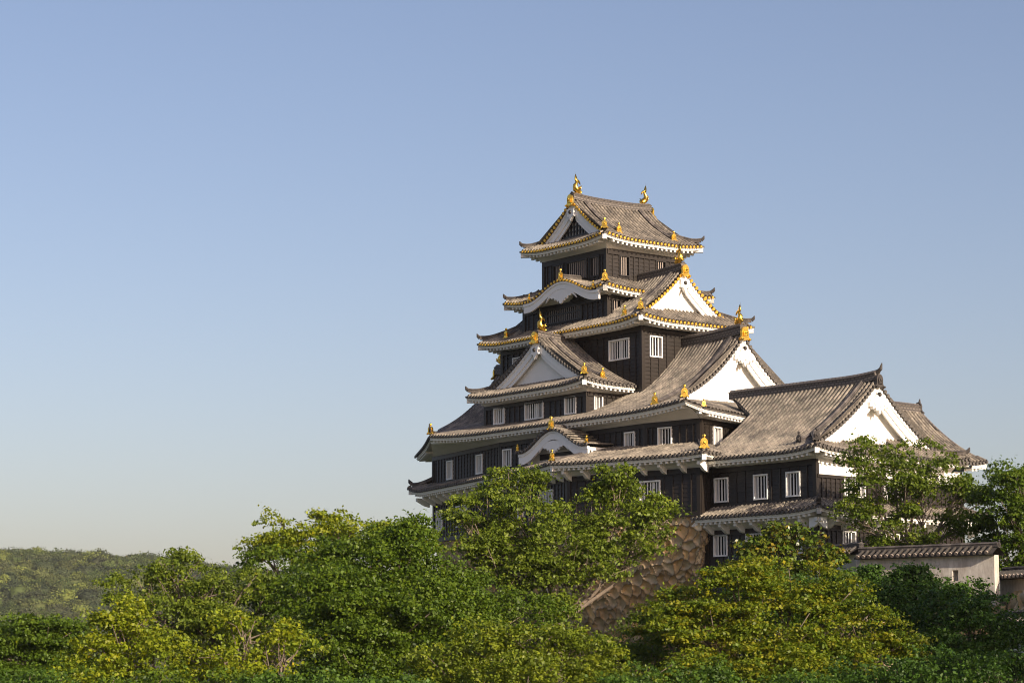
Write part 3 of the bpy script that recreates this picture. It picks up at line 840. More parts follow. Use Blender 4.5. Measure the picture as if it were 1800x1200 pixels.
# --- big roof over the second storey (ridge along u, wide white gable towards the right front)
ZE2 = 14.72; T2 = 8.83; H2 = 5.15
def prof2(t): return 0.25 * t + (H2 - 0.25 * T2) * (max(0, t) / T2) ** 3.2
tl, te, ev = MB(), MB(), MB()
P0 = (14.2, -5.5); P1 = (-10.0, -5.5); Pm = (24.0, 0.2)
up2 = uplift(24.2, 0.30, 0.26, 6.0, 4.0)
zf2 = lambda s, t: ZE2 + prof2(t) + up2(s, t)
slope(tl, te, P1, P0, (0, 1), [P1, P0, (18.3, -1.4), (19.0, -1.4), (19.0, 3.33), (-5.2, 3.33), (-5.2, -1.6)], zf2)
slope(tl, te, (-10, 12.16), (14.2, 12.16), (0, -1), [(-10, 12.16), (20, 12.16), (19.0, 8.0), (19.0, 3.33), (-5.2, 3.33), (-5.2, 8.2)], lambda s, t: ZE2 + prof2(t))
# left flank
nl = nrm(np.array([-(Pm[1] - P0[1]), (Pm[0] - P0[0])])); nl = -nl if nl @ np.array([-1, 1]) < 0 else nl
def zl(s, t): return ZE2 + 0.28 * t + 0.26 * max(0, 1 - max(0, s - t) / 6) ** 2 * max(0, 1 - t / 4)
slope(tl, te, P0, Pm, nl, [P0, Pm, (21.5, 1.5), (19.0, 0.5), (18.3, -1.4)], zl)
Pn = (21.5, 12.16)
slope(tl, te, Pm, Pn, (-1, 0), [Pm, Pn, (19.0, 8), (19.0, 1.0)], lambda s, t: ZE2 + 0.3 * t)
# right skirt under the gable
P2 = (-10.4, -4.45); P3 = (-9.45, 0.2)
GZ = 15.72
def mk_right(Pa, Pb, Ga, Gb, ua, ub):
    Pa, Pb, Ga, Gb = [np.array(q, float) for q in (Pa, Pb, Ga, Gb)]
    L = np.linalg.norm(Pb - Pa); e = (Pb - Pa) / L; n = np.array([-e[1], e[0]])
    if (Ga - Pa) @ n < 0: n = -n
    Gs = [((q - Pa) @ e, (q - Pa) @ n) for q in (Ga, Gb)]
    def z(s, t):
        f = 0 if abs(Gs[1][0] - Gs[0][0]) < 1e-6 else (s - Gs[0][0]) / (Gs[1][0] - Gs[0][0])
        tm = Gs[0][1] + (Gs[1][1] - Gs[0][1]) * min(1.2, max(-0.5, f)); tm = max(0.6, tm)
        ue = ua + (ub - ua) * min(1, max(0, s / L))
        return ZE2 + ue * max(0, 1 - t / 3) + (GZ + 0.12 - ZE2) * min(1.3, t / tm) ** 1.1
    return z, n
z12, n12 = mk_right(P1, P2, (-5.05, -1.8), (-4.65, -1.4), 0.28, -0.10)
slope(tl, te, P1, P2, n12, [P1, P2, (-4.6, -1.5), (-5.2, -1.65)], z12)
z23, n23 = mk_right(P2, P3, (-4.65, -1.5), (-4.65, 2.6), -0.10, -0.28)
slope(tl, te, P2, P3, n23, [P2, P3, (-4.6, 3.2), (-4.6, -1.5)], z23)
r2 = tl.build("roof", TILE, keep); child_build(te, "eave_tile_ends", GREYEND, r2, keep)
A1 = (18.43, -2.25); B1 = (8.26, -4.4); C1 = (-5.41, -4.4); D1 = (-9.27, -3.72); E1 = (-8.4, -0.45); G1 = (-6.3, 7.5)
zs = lambda a: (lambda s: zf2(a + s, 0))
eave(ev, P0, (8.26, -5.5), A1, B1, lambda s: zf2(24.2 - s, 0), 14.15, n=(0, 1))
eave(ev, (8.26, -5.5), (-5.41, -5.5), B1, C1, lambda s: zf2(18.26 - s, 0), 14.15)
eave(ev, (-5.41, -5.5), P1, C1, D1, lambda s: zf2(4.59 - s, 0), 14.15)
eave(ev, P1, P2, D1, (-9.28, -3.66), lambda s: ZE2 + 0.28 - 0.38 * min(1, s / 1.12), 14.15, n=n12)
eave(ev, P2, P3, D1, E1, lambda s: ZE2 - 0.10 - 0.18 * s / 4.7, 14.15, raft=0.30)
eave(ev, P0, Pm, A1, (20.4, 1.6), lambda s: zl(s, 0), 14.15, n=nl)
child_build(ev, "eaves", PLASTER, r2, keep)
# ridge
rd = MB()
def rise2(u): return max(0, 1 - (u + 5.25) / 4.5) ** 2 * 0.18 + max(0, 1 - (19.0 - u) / 4) ** 2 * 0.25
sweep(rd, [K(-5.25 + 24.25 * k / 20, 3.33, ZE2 + H2 - 0.05 + rise2(-5.25 + 24.25 * k / 20)) for k in range(21)], 0.46, 0.68)
ro2 = child_build(rd, "ridge", RIDGE, r2, keep)
gb = MB(); gb.quad(K(-4.64, -1.4, 15.5), K(-4.64, 8.0, 15.5), K(-4.64, 8.0, 15.9), K(-4.64, -1.4, 15.9)); gp2 = gb.build("gable", PLASTER, keep)
zp2 = lambda y: ZE2 + prof2((y if y < T2 else 2 * T2 - y))
frg = Frame((0, -5.5), (1, 0), (0, 1))
vt, ve = gable(frg, -4.65, (3.9, 2 * T2 - 3.9), zp2, 0.58, keep, gp2, 'floral', 0.62, 15.6, False, 1)
child_build(vt, "verge_tiles", TILE, gp2, keep); child_build(ve, "verge_tile_ends", GREYEND, gp2, keep)
gb = MB(); gb.quad(K(18.6, -1.4, 15.5), K(18.6, 8.0, 15.5), K(18.6, 8.0, 15.9), K(18.6, -1.4, 15.9)); gp2b = gb.build("gable", PLASTER, keep)
vt, ve = gable(frg, 18.55, (3.9, 2 * T2 - 3.9), zp2, 0.40, keep, gp2b, 'plain', 0.62, 15.6, False, -1)
child_build(vt, "verge_tiles", TILE, gp2b, keep); child_build(ve, "verge_tile_ends", GREYEND, gp2b, keep)
dr = MB(); pts = []
for k in range(17):
    t = T2 - 0.2 - (T2 - 0.2 - 1.1) * k / 16
    pts.append(K(-4.35 - 1.9 * max(0, (k - 8) / 8) ** 1.5, -5.5 + t, zf2(5.3, t) + 0.05 + 0.1 * max(0, (k - 13) / 3) ** 2))
sweep(dr, pts, 0.42, 0.34); fd = nrm(pts[-1] - pts[-2]); fd[2] = 0
oni(pts[-1] + fd * 0.1, fd, 0.58, ro2, keep)
pts = []
for k in range(9):
    f = k / 8; u_ = -5.35 + (-9.6 + 5.35) * f; v_ = -1.6 + (-5.15 + 1.6) * f
    pts.append(K(u_, v_, 15.85 + (ZE2 + 0.34 - 15.85) * f - 0.12 * math.sin(math.pi * f) + 0.03 + 0.12 * max(0, (f - .6) / .4) ** 2))
sweep(dr, pts, 0.26, 0.24); fd = nrm(pts[-1] - pts[0]); fd[2] = 0
oni(pts[-1] + fd * 0.1, fd, 0.60, ro2, keep)
oni(K(P2[0], P2[1], ZE2 - 0.02), nrm(K(P2[0], P2[1], 0) - K(-5, -1.5, 0)), 0.34, ro2, keep)
pts = []
for k in range(9):
    f = k / 8; u_ = 18.2 + (14.4 - 18.2) * f; v_ = -1.4 + (-5.3 + 1.4) * f
    pts.append(K(u_, v_, 15.95 + (ZE2 + 0.26 - 15.95) * f - 0.15 * math.sin(math.pi * f) + 0.05 + 0.12 * max(0, (f - .6) / .4) ** 2))
sweep(dr, pts, 0.28, 0.30); fd = nrm(pts[-1] - pts[0]); fd[2] = 0
oni(pts[-1] + fd * 0.1, horiz((-0.45, -1)), 0.58, ro2, keep)
tube(dr, [pts[-1] + Z * .1 , pts[-1] + fd * 0.4 + Z * 0.35, pts[-1] + fd * 0.55 + Z * 0.6], [0.12, 0.08, 0.03], 6)
child_build(dr, "descending_ridge", TILE_RIDGE, ro2, keep)
e = K(-5.35, 3.33, ZE2 + H2 + 0.14); fd = horiz((-1, 0))
oni(e - Z * 0.40, fd, 0.92, ro2, keep, ball=False); fish(e - fd * 0.42 + Z * 0.56, -fd, 1.0, keep)
e = K(19.05, 3.33, ZE2 + H2 + 0.22); fd = horiz((1, 0))
oni(e - Z * 0.35, fd, 0.92, ro2, keep, ball=False); fish(e - fd * 0.42 + Z * 0.56, -fd, 1.0, keep)

# --- second storey
zb1, zt1 = 12.3, 14.15
wall(keep, A1, B1, zb1, zt1, [(2.32, 3.23, 12.52, 13.70), (6.9, 7.82, 12.52, 13.70)], (0.2, -1), 0.24, 0.46)
wall(keep, B1, C1, zb1, zt1, [(0.29, 1.15, 12.66, 13.72), (2.88, 3.8, 12.7, 13.75), (11.87, 12.76, 12.75, 13.8)], (0, -1), 0.24, 0.52)
wall(keep, C1, D1, zb1, zt1, [(0.94, 1.91, 12.68, 13.85)], (-0.2, -1), 0.24, 0.52)
wall(keep, D1, E1, zb1, zt1, [(1.23, 2.05, 12.7, 13.82)], (-1, 0), 0.24, 0.45)
wall(keep, E1, (-6.3, 7.4), zb1, zt1, [], (-1, 0), 0.24, 0.6)
wall(keep, A1, (19.6, 10.9), zb1, zt1, [], (1, 0), 0.24, 0.6); wall(keep, (-6.3, 10.9), (19.6, 10.9), zb1, zt1, [], (0, 1), 0.24, 0.8)

# --- first storey
A0 = (18.51, -2.13); B0 = (-1.93, -7.23); D0 = (-11.0, -5.3); E0 = (-10.45, -3.25)
zb0, zt0 = 8.75, 11.22
wall(keep, A0, B0, zb0, zt0, [(0.6, 1.6, 9.35, 10.66), (4.0, 5.9, 9.40, 10.70), (13.96, 14.82, 9.38, 10.69), (17.15, 19.01, 9.37, 10.69)], (0.2, -1), 0.26, 0.46)
wall(keep, B0, D0, zb0, zt0, [(5.18, 6.56, 9.42, 10.70)], (-0.2, -1), 0.26, 0.62)
wall(keep, D0, E0, zb0, zt0, [], (-1, 0), 0.26, 0.5)
wall(keep, E0, (-8.0, 10), zb0, zt0, [], (-1, 0), 0.26, 0.8, posts=(False, True))
wall(keep, A0, (19.7, 10.9), zb0, zt0, [], (1, 0), 0.26, 0.8, posts=(False, True)); wall(keep, (-8, 10.9), (19.7, 10.9), zb0, zt0, [], (0, 1), 0.26, 0.9, posts=(False, False))
# skirt roof round it
tl, te, ev = MB(), MB(), MB()
ZE0 = 11.86
OL = (20.1, -3.1); OB = (-1.75, -8.45); OD = (-12.3, -6.15); OE = (-11.85, -3.0)
HX = (-1.9, -4.4)
z01 = skirt_edge(keep, tl, te, None, OL, OB, A1, HX, ZE0, 0.30, A0, B0, zt0, (0.35, 0.08), poly=[OL, OB, HX, B1, A1], Lc=2.5)
z02 = skirt_edge(keep, tl, te, None, OB, OD, HX, D1, ZE0, 0.30, B0, D0, zt0, (0.08, 0.10), poly=[OB, OD, D1, C1, HX])
skirt_edge(keep, tl, te, None, OD, OE, D1, E1, ZE0, 0.30, D0, E0, zt0, (0.10, 0.0), poly=[OD, OE, (-8.6, -1.0), D1])
skirt_edge(keep, tl, te, None, OL, (21.0, 12), A1, (19.6, 10.9), ZE0, 0.42, A0, (19.7, 10.9), zt0, (0.35, 0.3))
r0 = tl.build("roof", TILE, keep); child_build(te, "eave_tile_ends", GREYEND, r0, keep)
eave(ev, OL, OB, A0, B0, lambda s: z01(s, 0), zt0); eave(ev, OB, OD, B0, D0, lambda s: z02(s, 0), zt0)
eave(ev, OD, OE, D0, E0, lambda s: ZE0 + 0.1, zt0); eave(ev, OL, (21.0, 12), A0, (19.7, 10.9), lambda s: ZE0 + 0.3, zt0)
for (o_, w_, h_) in ((OL, A0, .35), (OB, B0, .08), (OD, D0, .10)): corner_block(ev, o_, w_, ZE0 + h_)
child_build(ev, "eaves", PLASTER, r0, keep)
def brackets(root, roofpart, P0, P1, W0, W1, z, zwall, step=1.25, inset=0.25, rt=None):
    P0, P1, W0, W1 = [np.array(q, float) for q in (P0, P1, W0, W1)]; L = np.linalg.norm(P1 - P0); e = (P1 - P0) / L
    n = np.array([-e[1], e[0]]); n = -n if (W0 - P0) @ n < 0 else n
    dm = 0.5 * ((W0 - P0) @ n + (W1 - P1) @ n)
    k = max(1, int(L / step))
    for i in range(k):
        s = (i + 0.5) * L / k; q = P0 + e * s; mb = MB()
        def w(ds, t, zz): a = q + e * ds + n * t; return K(a[0], a[1], zz)
        inset = 0.36; prof = [(inset, z - 0.37), (inset, z - 0.56), (inset + 0.12, z - 0.62), (dm * 0.72, z - 0.86), (dm, z - 0.95), (dm, z - 0.37)]
        h = 0.10
        vs = [w(-h, t, zz) for t, zz in prof] + [w(h, t, zz) for t, zz in prof]; m = len(prof)
        mb.add(vs, [tuple(range(m)), tuple(range(2 * m - 1, m - 1, -1))] + [(a, (a + 1) % m, m + (a + 1) % m, m + a) for a in range(m)])
        child_build(mb, "bracket", PLASTER, roofpart, root)
brackets(keep, r0, OL, OB, A0, B0, ZE0 + 0.05, zt0, 1.15); brackets(keep, r0, OB, OD, B0, D0, ZE0 + 0.05, zt0, 1.25)
hr = MB()
hipridge(hr, OL, A1, ZE0 + 0.35, ZE0 + 0.8, keep, w=0.24, h=0.24)
child_build(hr, "hip_ridge", TILE_RIDGE, r0, keep); hr = MB()
hipridge(hr, OB, HX, ZE0 + 0.08, ZE0 + 1.15, keep, r0, 0.55, GOLD, w=0.24, h=0.24)
child_build(hr, "hip_ridge", TILE_RIDGE, r0, keep); hr = MB()
hipridge(hr, OD, D1, ZE0 + 0.10, ZE0 + 0.95, keep, r0, 0.66, GOLD, w=0.24, h=0.24)
child_build(hr, "hip_ridge", TILE_RIDGE, r0, keep)
# curved gable bay on the second storey
BZ, BA, BC_, BH = 13.12, 1.12, 0.8, 2.9
frb = Frame((0, -6.25), (1, 0), (0, 1))
bfun, gpk = kara(keep, frb, BC_, BH, BZ, BA, 0.75, 11.6, bh=0.46, flat=0.35)
tl, te = MB(), MB()
slope(tl, te, (-2.55, -6.33), (4.15, -6.33), (0, 1), [(-2.55, -6.33), (4.15, -6.33), (4.15, -4.4), (-2.55, -4.4)], lambda s, t: bfun(s - 2.55) + 0.01 * t)
rk = tl.build("roof", TILE, keep); child_build(te, "eave_tile_ends", GREYEND, rk, keep)
em = MB()
for u_, sg in ((-2.4, 1), (4.0, -1)):
    for (a, b_, za, zb_) in ((-0.02, 0.5, BZ - 0.30, BZ - 0.12),):
        p = [K(u_ + a * sg, -6.1, za), K(u_ + b_ * sg, -6.1, za), K(u_ + b_ * sg, -4.42, za), K(u_ + a * sg, -4.42, za)]
        em.box8(p + [q + Z * (zb_ - za) for q in p])
    for k in range(5):
        v_ = -5.95 + k * 0.36
        p = [K(u_ - 0.05 * sg, v_, BZ - 0.42), K(u_ + 0.4 * sg, v_, BZ - 0.42), K(u_ + 0.4 * sg, v_ + 0.13, BZ - 0.42), K(u_ - 0.05 * sg, v_ + 0.13, BZ - 0.42)]
        em.box8(p + [q + Z * 0.14 for q in p])
    p = [K(u_ + 0.6 * sg, -5.49, 11.8), K(u_ + 0.8 * sg, -5.49, 11.8), K(u_ + 0.8 * sg, -4.4, 11.8), K(u_ + 0.6 * sg, -4.4, 11.8)]
    em.box8(p + [q + Z * 1.2 for q in p])
child_build(em, "eaves", PLASTER, rk, keep)
dk = MB(); dk.box8([K(-1.2, -5.54, 12.62), K(2.9, -5.54, 12.62), K(2.9, -5.48, 12.62), K(-1.2, -5.48, 12.62), K(-1.2, -5.54, 12.98), K(2.9, -5.54, 12.98), K(2.9, -5.48, 12.98), K(-1.2, -5.48, 12.98)])
child_build(dk, "vent_slot", DARKWOOD, gpk, keep)
rb = MB(); sweep(rb, [K(BC_, -6.2, BZ + BA + 0.05), K(BC_, -4.4, BZ + BA + 0.08)], 0.32, 0.28); rbo = child_build(rb, "ridge", RIDGE, rk, keep)
oni(K(BC_, -6.32, BZ + BA), horiz((0, -1)), 0.66, rbo, keep); oni(K(-2.45, -6.3, BZ + 0.1), horiz((-0.3, -1)), 0.36, rbo, keep)
oni(K(4.05, -6.3, BZ + 0.1), horiz((0, -1)), 0.36, rbo, keep)

# ================================================================ THE ANNEX TURRET
ca, sa = math.cos(R(-4)), math.sin(R(-4))
Nn = np.array([-18.31, -3.74]); ud = np.array([ca, sa]); vd = np.array([-sa, ca])
tb = K(-18.31, -3.74, 5.0)
tur = thing("turret", tuple(tb), "two storey black turret with wide white gable joined to the keep, behind the boundary wall", "turret", R(37.08))
def NP(x, y): return Nn + ud * x + vd * y
frn = Frame(NP(0, 0), ud, vd)
S_ = NP(7.6, 0)
wall(tur, NP(0, 0), S_, 9.13, 11.25, [(1.12, 2.08, 9.40, 10.69), (3.42, 4.41, 9.38, 10.69), (6.31, 7.31, 9.39, 10.69)], -vd, 0.28, 0.62)
wall(tur, NP(0, 0), NP(0, 12.0), 9.13, 10.45, [(2.09, 3.74, 9.42, 10.38), (5.32, 7.03, 9.42, 10.38)], -ud, 0.14, 0.36, posts=(False, True))
wall(tur, NP(0, 12.0), NP(9, 12.0), 9.13, 11.25, [], vd, 0.28, 0.7, posts=(False, False))
wp = MB()
def vbox(fr, x0, x1, y0, y1, z0, z1, m): m.box8([fr.w(x0, y0, z0), fr.w(x1, y0, z0), fr.w(x1, y1, z0), fr.w(x0, y1, z0), fr.w(x0, y0, z1), fr.w(x1, y0, z1), fr.w(x1, y1, z1), fr.w(x0, y1, z1)])
vbox(frn, -0.03, 0.3, 0.12, 11.8, 10.48, 11.02, wp)
for k in range(33): vbox(frn, -0.10, 0.0, 0.3 + k * 0.36, 0.42 + k * 0.36, 10.98, 11.06, wp)
vbox(frn, -0.06, 0.3, 0.10, 11.8, 11.06, 11.25, wp)
wp.build("plaster_band", PLASTER, tur)
# main roof: ridge along x (u'), gable to the right front
ZA = 11.62; HA = 4.15; WA = 12.6; TA = 6.3
fra = Frame(NP(-1.0, -1.05), ud, vd)
roofA, roA = irimoya(tur, "roof", fra, 20, WA, ZA, HA, 0.33, 1.75, 0.55, up=0.26, gold='none', cut=8.05, far=False, style='floral', zwall=11.22, wall_in=(1.0, 1.05, 1, 0.4), ridge_h=0.55,
        orn=0.55, fishes=False, desc_end=1.1, barge_h=0.6, endmat=GREYEND)
# upper part of the ridge and slope reaching back to the keep
tl, te = MB(), MB()
def profA(t): return 0.33 * t + (HA - 0.33 * TA) * (max(0, t) / TA) ** 2
Pq = lambda x, y: fra.p(x, y)
slope(tl, te, Pq(0, 0), Pq(20, 0), vd, [Pq(8.05, 0), Pq(8.05, TA), Pq(12.0, TA), Pq(10.8, 5.7), Pq(9.1, 4.75), Pq(9.25, 2.9), Pq(8.6, 0)], lambda s, t: ZA + profA(t))
slope(tl, te, Pq(0, WA), Pq(20, WA), -vd, [Pq(8.05, WA - 0), Pq(8.05, TA), Pq(11.9, TA), Pq(13, WA)], lambda s, t: ZA + profA(t))
sl2 = tl.build("roof", TILE, tur)
rd = MB(); sweep(rd, [fra.w(8.0, TA, ZA + HA - 0.05), fra.w(12.0, TA, ZA + HA - 0.05)], 0.42, 0.55); child_build(rd, "ridge", RIDGE, sl2, tur)
# rear wing with its ridge across
frw = Frame(NP(-1.0, 6.5), vd, ud)
tl, te, ev = MB(), MB(), MB()
Lw = 6.6
def profW(t): return 0.42 * t + (3.25 - 0.42 * 4.0) * (t / 4.0) ** 2
zw_ = lambda s, t: ZA + profW(t) + uplift(Lw, 0, 0.2, 2.5)(s, t)
slope(tl, te, frw.p(0, 0), frw.p(Lw, 0), ud, [frw.p(0, 0), frw.p(Lw, 0), frw.p(Lw - 1.0, 4.0), frw.p(0, 4.0)], zw_)
slope(tl, te, frw.p(0, 8), frw.p(Lw, 8), -ud, [frw.p(0, 8), frw.p(Lw, 8), frw.p(Lw - 1.0, 4.0), frw.p(0, 4.0)], zw_)
rw = tl.build("roof", TILE, tur); child_build(te, "eave_tile_ends", GREYEND, rw, tur)
eave(ev, frw.p(5.3, 0), frw.p(Lw, 0), frw.p(5.3, 1.0), frw.p(5.5, 1.0), lambda s: ZA + 0.2 * (s / 1.3) ** 2, 11.22)
eave(ev, frw.p(Lw, 0), frw.p(Lw, 8), frw.p(5.5, 1.0), frw.p(5.5, 8), lambda s: ZA + 0.15, 11.22)
corner_block(ev, frw.p(Lw, 0), frw.p(5.5, 1.0), ZA + 0.2)
child_build(ev, "eaves", PLASTER, rw, tur)
rd = MB(); sweep(rd, [frw.w(2.0, 4.0, ZA + 3.2), frw.w(Lw - 1.0, 4.0, ZA + 3.2)], 0.40, 0.5)
sweep(rd, [frw.w(Lw - 1.0 + 1.0 * k / 8, 4.0 - 3.8 * k / 8, ZA + profW(4.0 - 3.8 * k / 8) + 0.04) for k in range(9)], 0.24, 0.2)
rwo = child_build(rd, "ridge", RIDGE, rw, tur)
oni(frw.w(Lw - 0.95, 4.0, ZA + 3.15), nrm(frw.w(1, 0, 0) - frw.w(0, 0, 0)), 0.75, rwo, tur, TILE_RIDGE, ball=False)
tp = MB(); q_ = frw.w(Lw - 1.0, 4.0, ZA + 3.6); f_ = nrm(frw.w(1, 0, 0) - frw.w(0, 0, 0)); tube(tp, [q_, q_ + f_ * 0.15 + Z * 0.2, q_ + f_ * 0.18 + Z * 0.4], [0.12, 0.08, 0.03], 6); child_build(tp, "ridge_tip", TILE_RIDGE, rwo, tur)
# lower skirt roof and ground storey
tl, te, ev = MB(), MB(), MB()
ZL = 8.50
Oc = NP(-1.15, -1.15); Ol = NP(8.0, -1.15); Or = NP(-1.15, 13.1)
skirt_edge(tur, tl, te, ev, Oc, Ol, NP(0, 0), NP(8.0, 0), ZL, 0.48, NP(0, 0), NP(8.0, 0), 7.84, (0.22, 0.0))
skirt_edge(tur, tl, te, ev, Oc, Or, NP(0, 0), NP(0, 12.0), ZL, 0.48, NP(0, 0), NP(0, 12.0), 7.84, (0.22, 0.22))
skirt_edge(tur, tl, te, ev, Or, NP(9, 13.1), NP(0, 12.0), NP(9, 12.0), ZL, 0.48, NP(0, 12.0), NP(9, 12.0), 7.84, (0.22, 0.0), corner=(False, False))
rl = tl.build("roof", TILE, tur); child_build(te, "eave_tile_ends", GREYEND, rl, tur); child_build(ev, "eaves", PLASTER, rl, tur)
brackets(tur, rl, Oc, Ol, NP(0, 0), NP(8.0, 0), ZL + 0.05, 7.84, 1.1); brackets(tur, rl, Oc, Or, NP(0, 0), NP(0, 12), ZL + 0.05, 7.84, 1.1)
hr = MB(); hipridge(hr, Oc, NP(0, 0), ZL + 0.22, ZL + 0.62, tur, w=0.22, h=0.22); hipridge(hr, Or, NP(0, 12), ZL + 0.22, ZL + 0.62, tur, w=0.22, h=0.22); hro = child_build(hr, "hip_ridge", TILE_RIDGE, rl, tur)
oni(K(*NP(-0.85, -0.85), ZL + 0.32), nrm(K(*NP(-1, -1), 0) - K(*NP(0, 0), 0)), 0.42, hro, tur, TILE_RIDGE)
wall(tur, NP(0, 0), NP(8.0, 0), 4.2, 7.84, [(1.07, 2.07, 6.42, 7.62), (3.89, 5.02, 6.42, 7.60), (6.43, 7.41, 6.48, 7.62)], -vd, 0.26, 0.62)
wall(tur, NP(0, 0), NP(0, 12.0), 4.2, 7.84, [(1.91, 2.91, 6.5, 7.6), (5.2, 6.8, 6.5, 7.6)], -ud, 0.26, 0.36, posts=(False, True))
wall(tur, NP(0, 12.0), NP(9, 12.0), 4.2, 7.84, [], vd, 0.28, 0.7, posts=(False, False))
# ================================================================ SETTING
FX = 4149.0
FPX = 4099.97; SP, CP = math.sin(R(PITCH)), math.cos(R(PITCH))
def at(px, py, Y):
    """world point seen at photo pixel (px,py) at forward distance Y metres"""
    r = px - 900.0; u = 600.0 - py
    d = np.array([r, FPX * CP - u * SP, FPX * SP + u * CP]); q = d * (Y / d[1]); q[2] += EYE; return q
def np_mesh(name, verts, faces, mat, parent=None, tint=None, smooth=False, uvs=None):
    """fast mesh from arrays; faces (n,4) or (n,3)"""
    verts = np.asarray(verts, np.float64)
    if parent is not None:
        M = parent.matrix_world.inverted(); verts = verts @ np.array(M.to_3x3()).T + np.array(M.translation)
    me = bpy.data.meshes.new(name); n, k = faces.shape
    me.vertices.add(len(verts)); me.vertices.foreach_set("co", verts.astype(np.float32).ravel())
    me.loops.add(n * k); me.loops.foreach_set("vertex_index", faces.astype(np.int32).ravel())
    me.polygons.add(n); me.polygons.foreach_set("loop_start", np.arange(0, n * k, k, dtype=np.int32))
    try: me.polygons.foreach_set("loop_total", np.full(n, k, dtype=np.int32))
    except Exception: pass
    if smooth: me.polygons.foreach_set("use_smooth", np.ones(n, dtype=bool))
    me.update(calc_edges=True)
    if tint is not None:
        a = me.attributes.new("tint", 'FLOAT_COLOR', 'POINT'); a.data.foreach_set("color", np.asarray(tint, np.float32).ravel())
    me.materials.append(mat)
    o = link(bpy.data.objects.new(name, me))
    if parent is not None: o.parent = parent
    return o

# ---- materials of the setting
def mat_leaf(name, rough=0.5, trans=0.35):
    m, nt, b = new_mat(name)
    at_ = nt.nodes.new("ShaderNodeAttribute"); at_.attribute_name = "tint"
    nt.links.new(at_.outputs['Color'], b.inputs['Base Color']); b.inputs['Roughness'].default_value = rough
    b.inputs['Specular IOR Level'].default_value = 0.3
    tr = nt.nodes.new("ShaderNodeBsdfTranslucent")
    hs = mixcol(nt, 1.0, at_.outputs['Color'], (1.35, 1.5, 0.55), 'MULTIPLY')
    nt.links.new(hs, tr.inputs['Color'])
    mx = nt.nodes.new("ShaderNodeMixShader"); mx.inputs[0].default_value = trans
    nt.links.new(b.outputs[0], mx.inputs[1]); nt.links.new(tr.outputs[0], mx.inputs[2])
    nt.links.new(mx.outputs[0], nt.nodes["Material Output"].inputs['Surface'])
    return m
LEAF = mat_leaf("leaves", 0.5, 0.25); LEAFGLOSS = mat_leaf("glossy_leaves", 0.32, 0.15)
BARK = mat_simple("bark", (0.16, 0.125, 0.095), 0.85, 0, 5, 0.4, 0.8, 18)
GROUND = mat_simple("ground_cover", (0.045, 0.055, 0.022), 0.95, 0, 0.6, 0.5, 0.8, 3)
def mat_stone(name, sat=1.0):
    m, nt, b = new_mat(name)
    at_ = nt.nodes.new("ShaderNodeAttribute"); at_.attribute_name = "tint"
    n1 = noise(nt, 2.2, 8, 0.7, objco(nt)); n2 = noise(nt, 9, 8, 0.7, objco(nt))
    c = mixcol(nt, ramp(nt, n1, [(0.42, (0, 0, 0)), (0.72, (0.6, 0.6, 0.6))]), at_.outputs['Color'], (0.40, 0.29, 0.19))
    c = mixcol(nt, ramp(nt, n2, [(0.45, (0, 0, 0)), (0.75, (0.6, 0.6, 0.6))]), c, (0.62, 0.48, 0.33))
    nt.links.new(c, b.inputs['Base Color']); b.inputs['Roughness'].default_value = 0.9
    bump(nt, b, n2, 0.7, 0.05); return m
STONE = mat_stone("granite_stone")
def mat_stained():
    m, nt, b = new_mat("weathered_plaster")
    mp = nt.nodes.new("ShaderNodeMapping"); mp.inputs['Scale'].default_value = (1, 1, 0.35); nt.links.new(objco(nt), mp.inputs[0])
    n1 = noise(nt, 1.1, 8, 0.7, mp.outputs[0]); n2 = noise(nt, 7, 8, 0.75, mp.outputs[0])
    c = mixcol(nt, ramp(nt, n1, [(0.40, (0, 0, 0)), (0.62, (1, 1, 1))]), (0.72, 0.67, 0.60), (0.46, 0.40, 0.34))
    c = mixcol(nt, ramp(nt, n2, [(0.5, (0, 0, 0)), (0.72, (0.7, 0.7, 0.7))]), c, (0.33, 0.28, 0.24))
    nt.links.new(c, b.inputs['Base Color']); b.inputs['Roughness'].default_value = 0.9; bump(nt, b, n2, 0.3, 0.02); return m
STAINED = mat_stained()

# ---- ground: one sheet to the horizon, rising into the castle mound
def ground_h(x, y):
    m = np.clip((y - 74) / 34.0, 0, 1); m = m * m * (3 - 2 * m)
    side = np.clip(1 - (np.abs(x - 5) - 55) / 40.0, 0, 1); side = side * side * (3 - 2 * side)
    back = np.clip(1 - (y - 190) / 40.0, 0, 1)
    return 4.6 * m * side * back
def axis(lims):
    out = [lims[0][0]]
    for a, b_, st in lims: out += list(np.arange(a + st, b_ + 1e-6, st))
    return np.array(out)
gx = axis([(-9000, -1000, 800), (-1000, -100, 90), (-100, 100, 4), (100, 1000, 90), (1000, 9000, 800)]); gy = axis([(-400, 40, 40), (40, 240, 4), (240, 1200, 80), (1200, 12000, 900)])
X_, Y_ = np.meshgrid(gx, gy); H_ = ground_h(X_, Y_) + 0.0
nn_ = np.random.default_rng(3).normal(0, 0.12, X_.shape) * (H_ > 0.2); H_ = H_ + nn_
nx, ny = len(gx), len(gy); idx = np.arange(nx * ny).reshape(ny, nx)
gf = np.stack([idx[:-1, :-1], idx[:-1, 1:], idx[1:, 1:], idx[1:, :-1]], -1).reshape(-1, 4)
tag(np_mesh("ground", np.stack([X_, Y_, H_], -1).reshape(-1, 3), gf, GROUND, smooth=True), kind='structure')

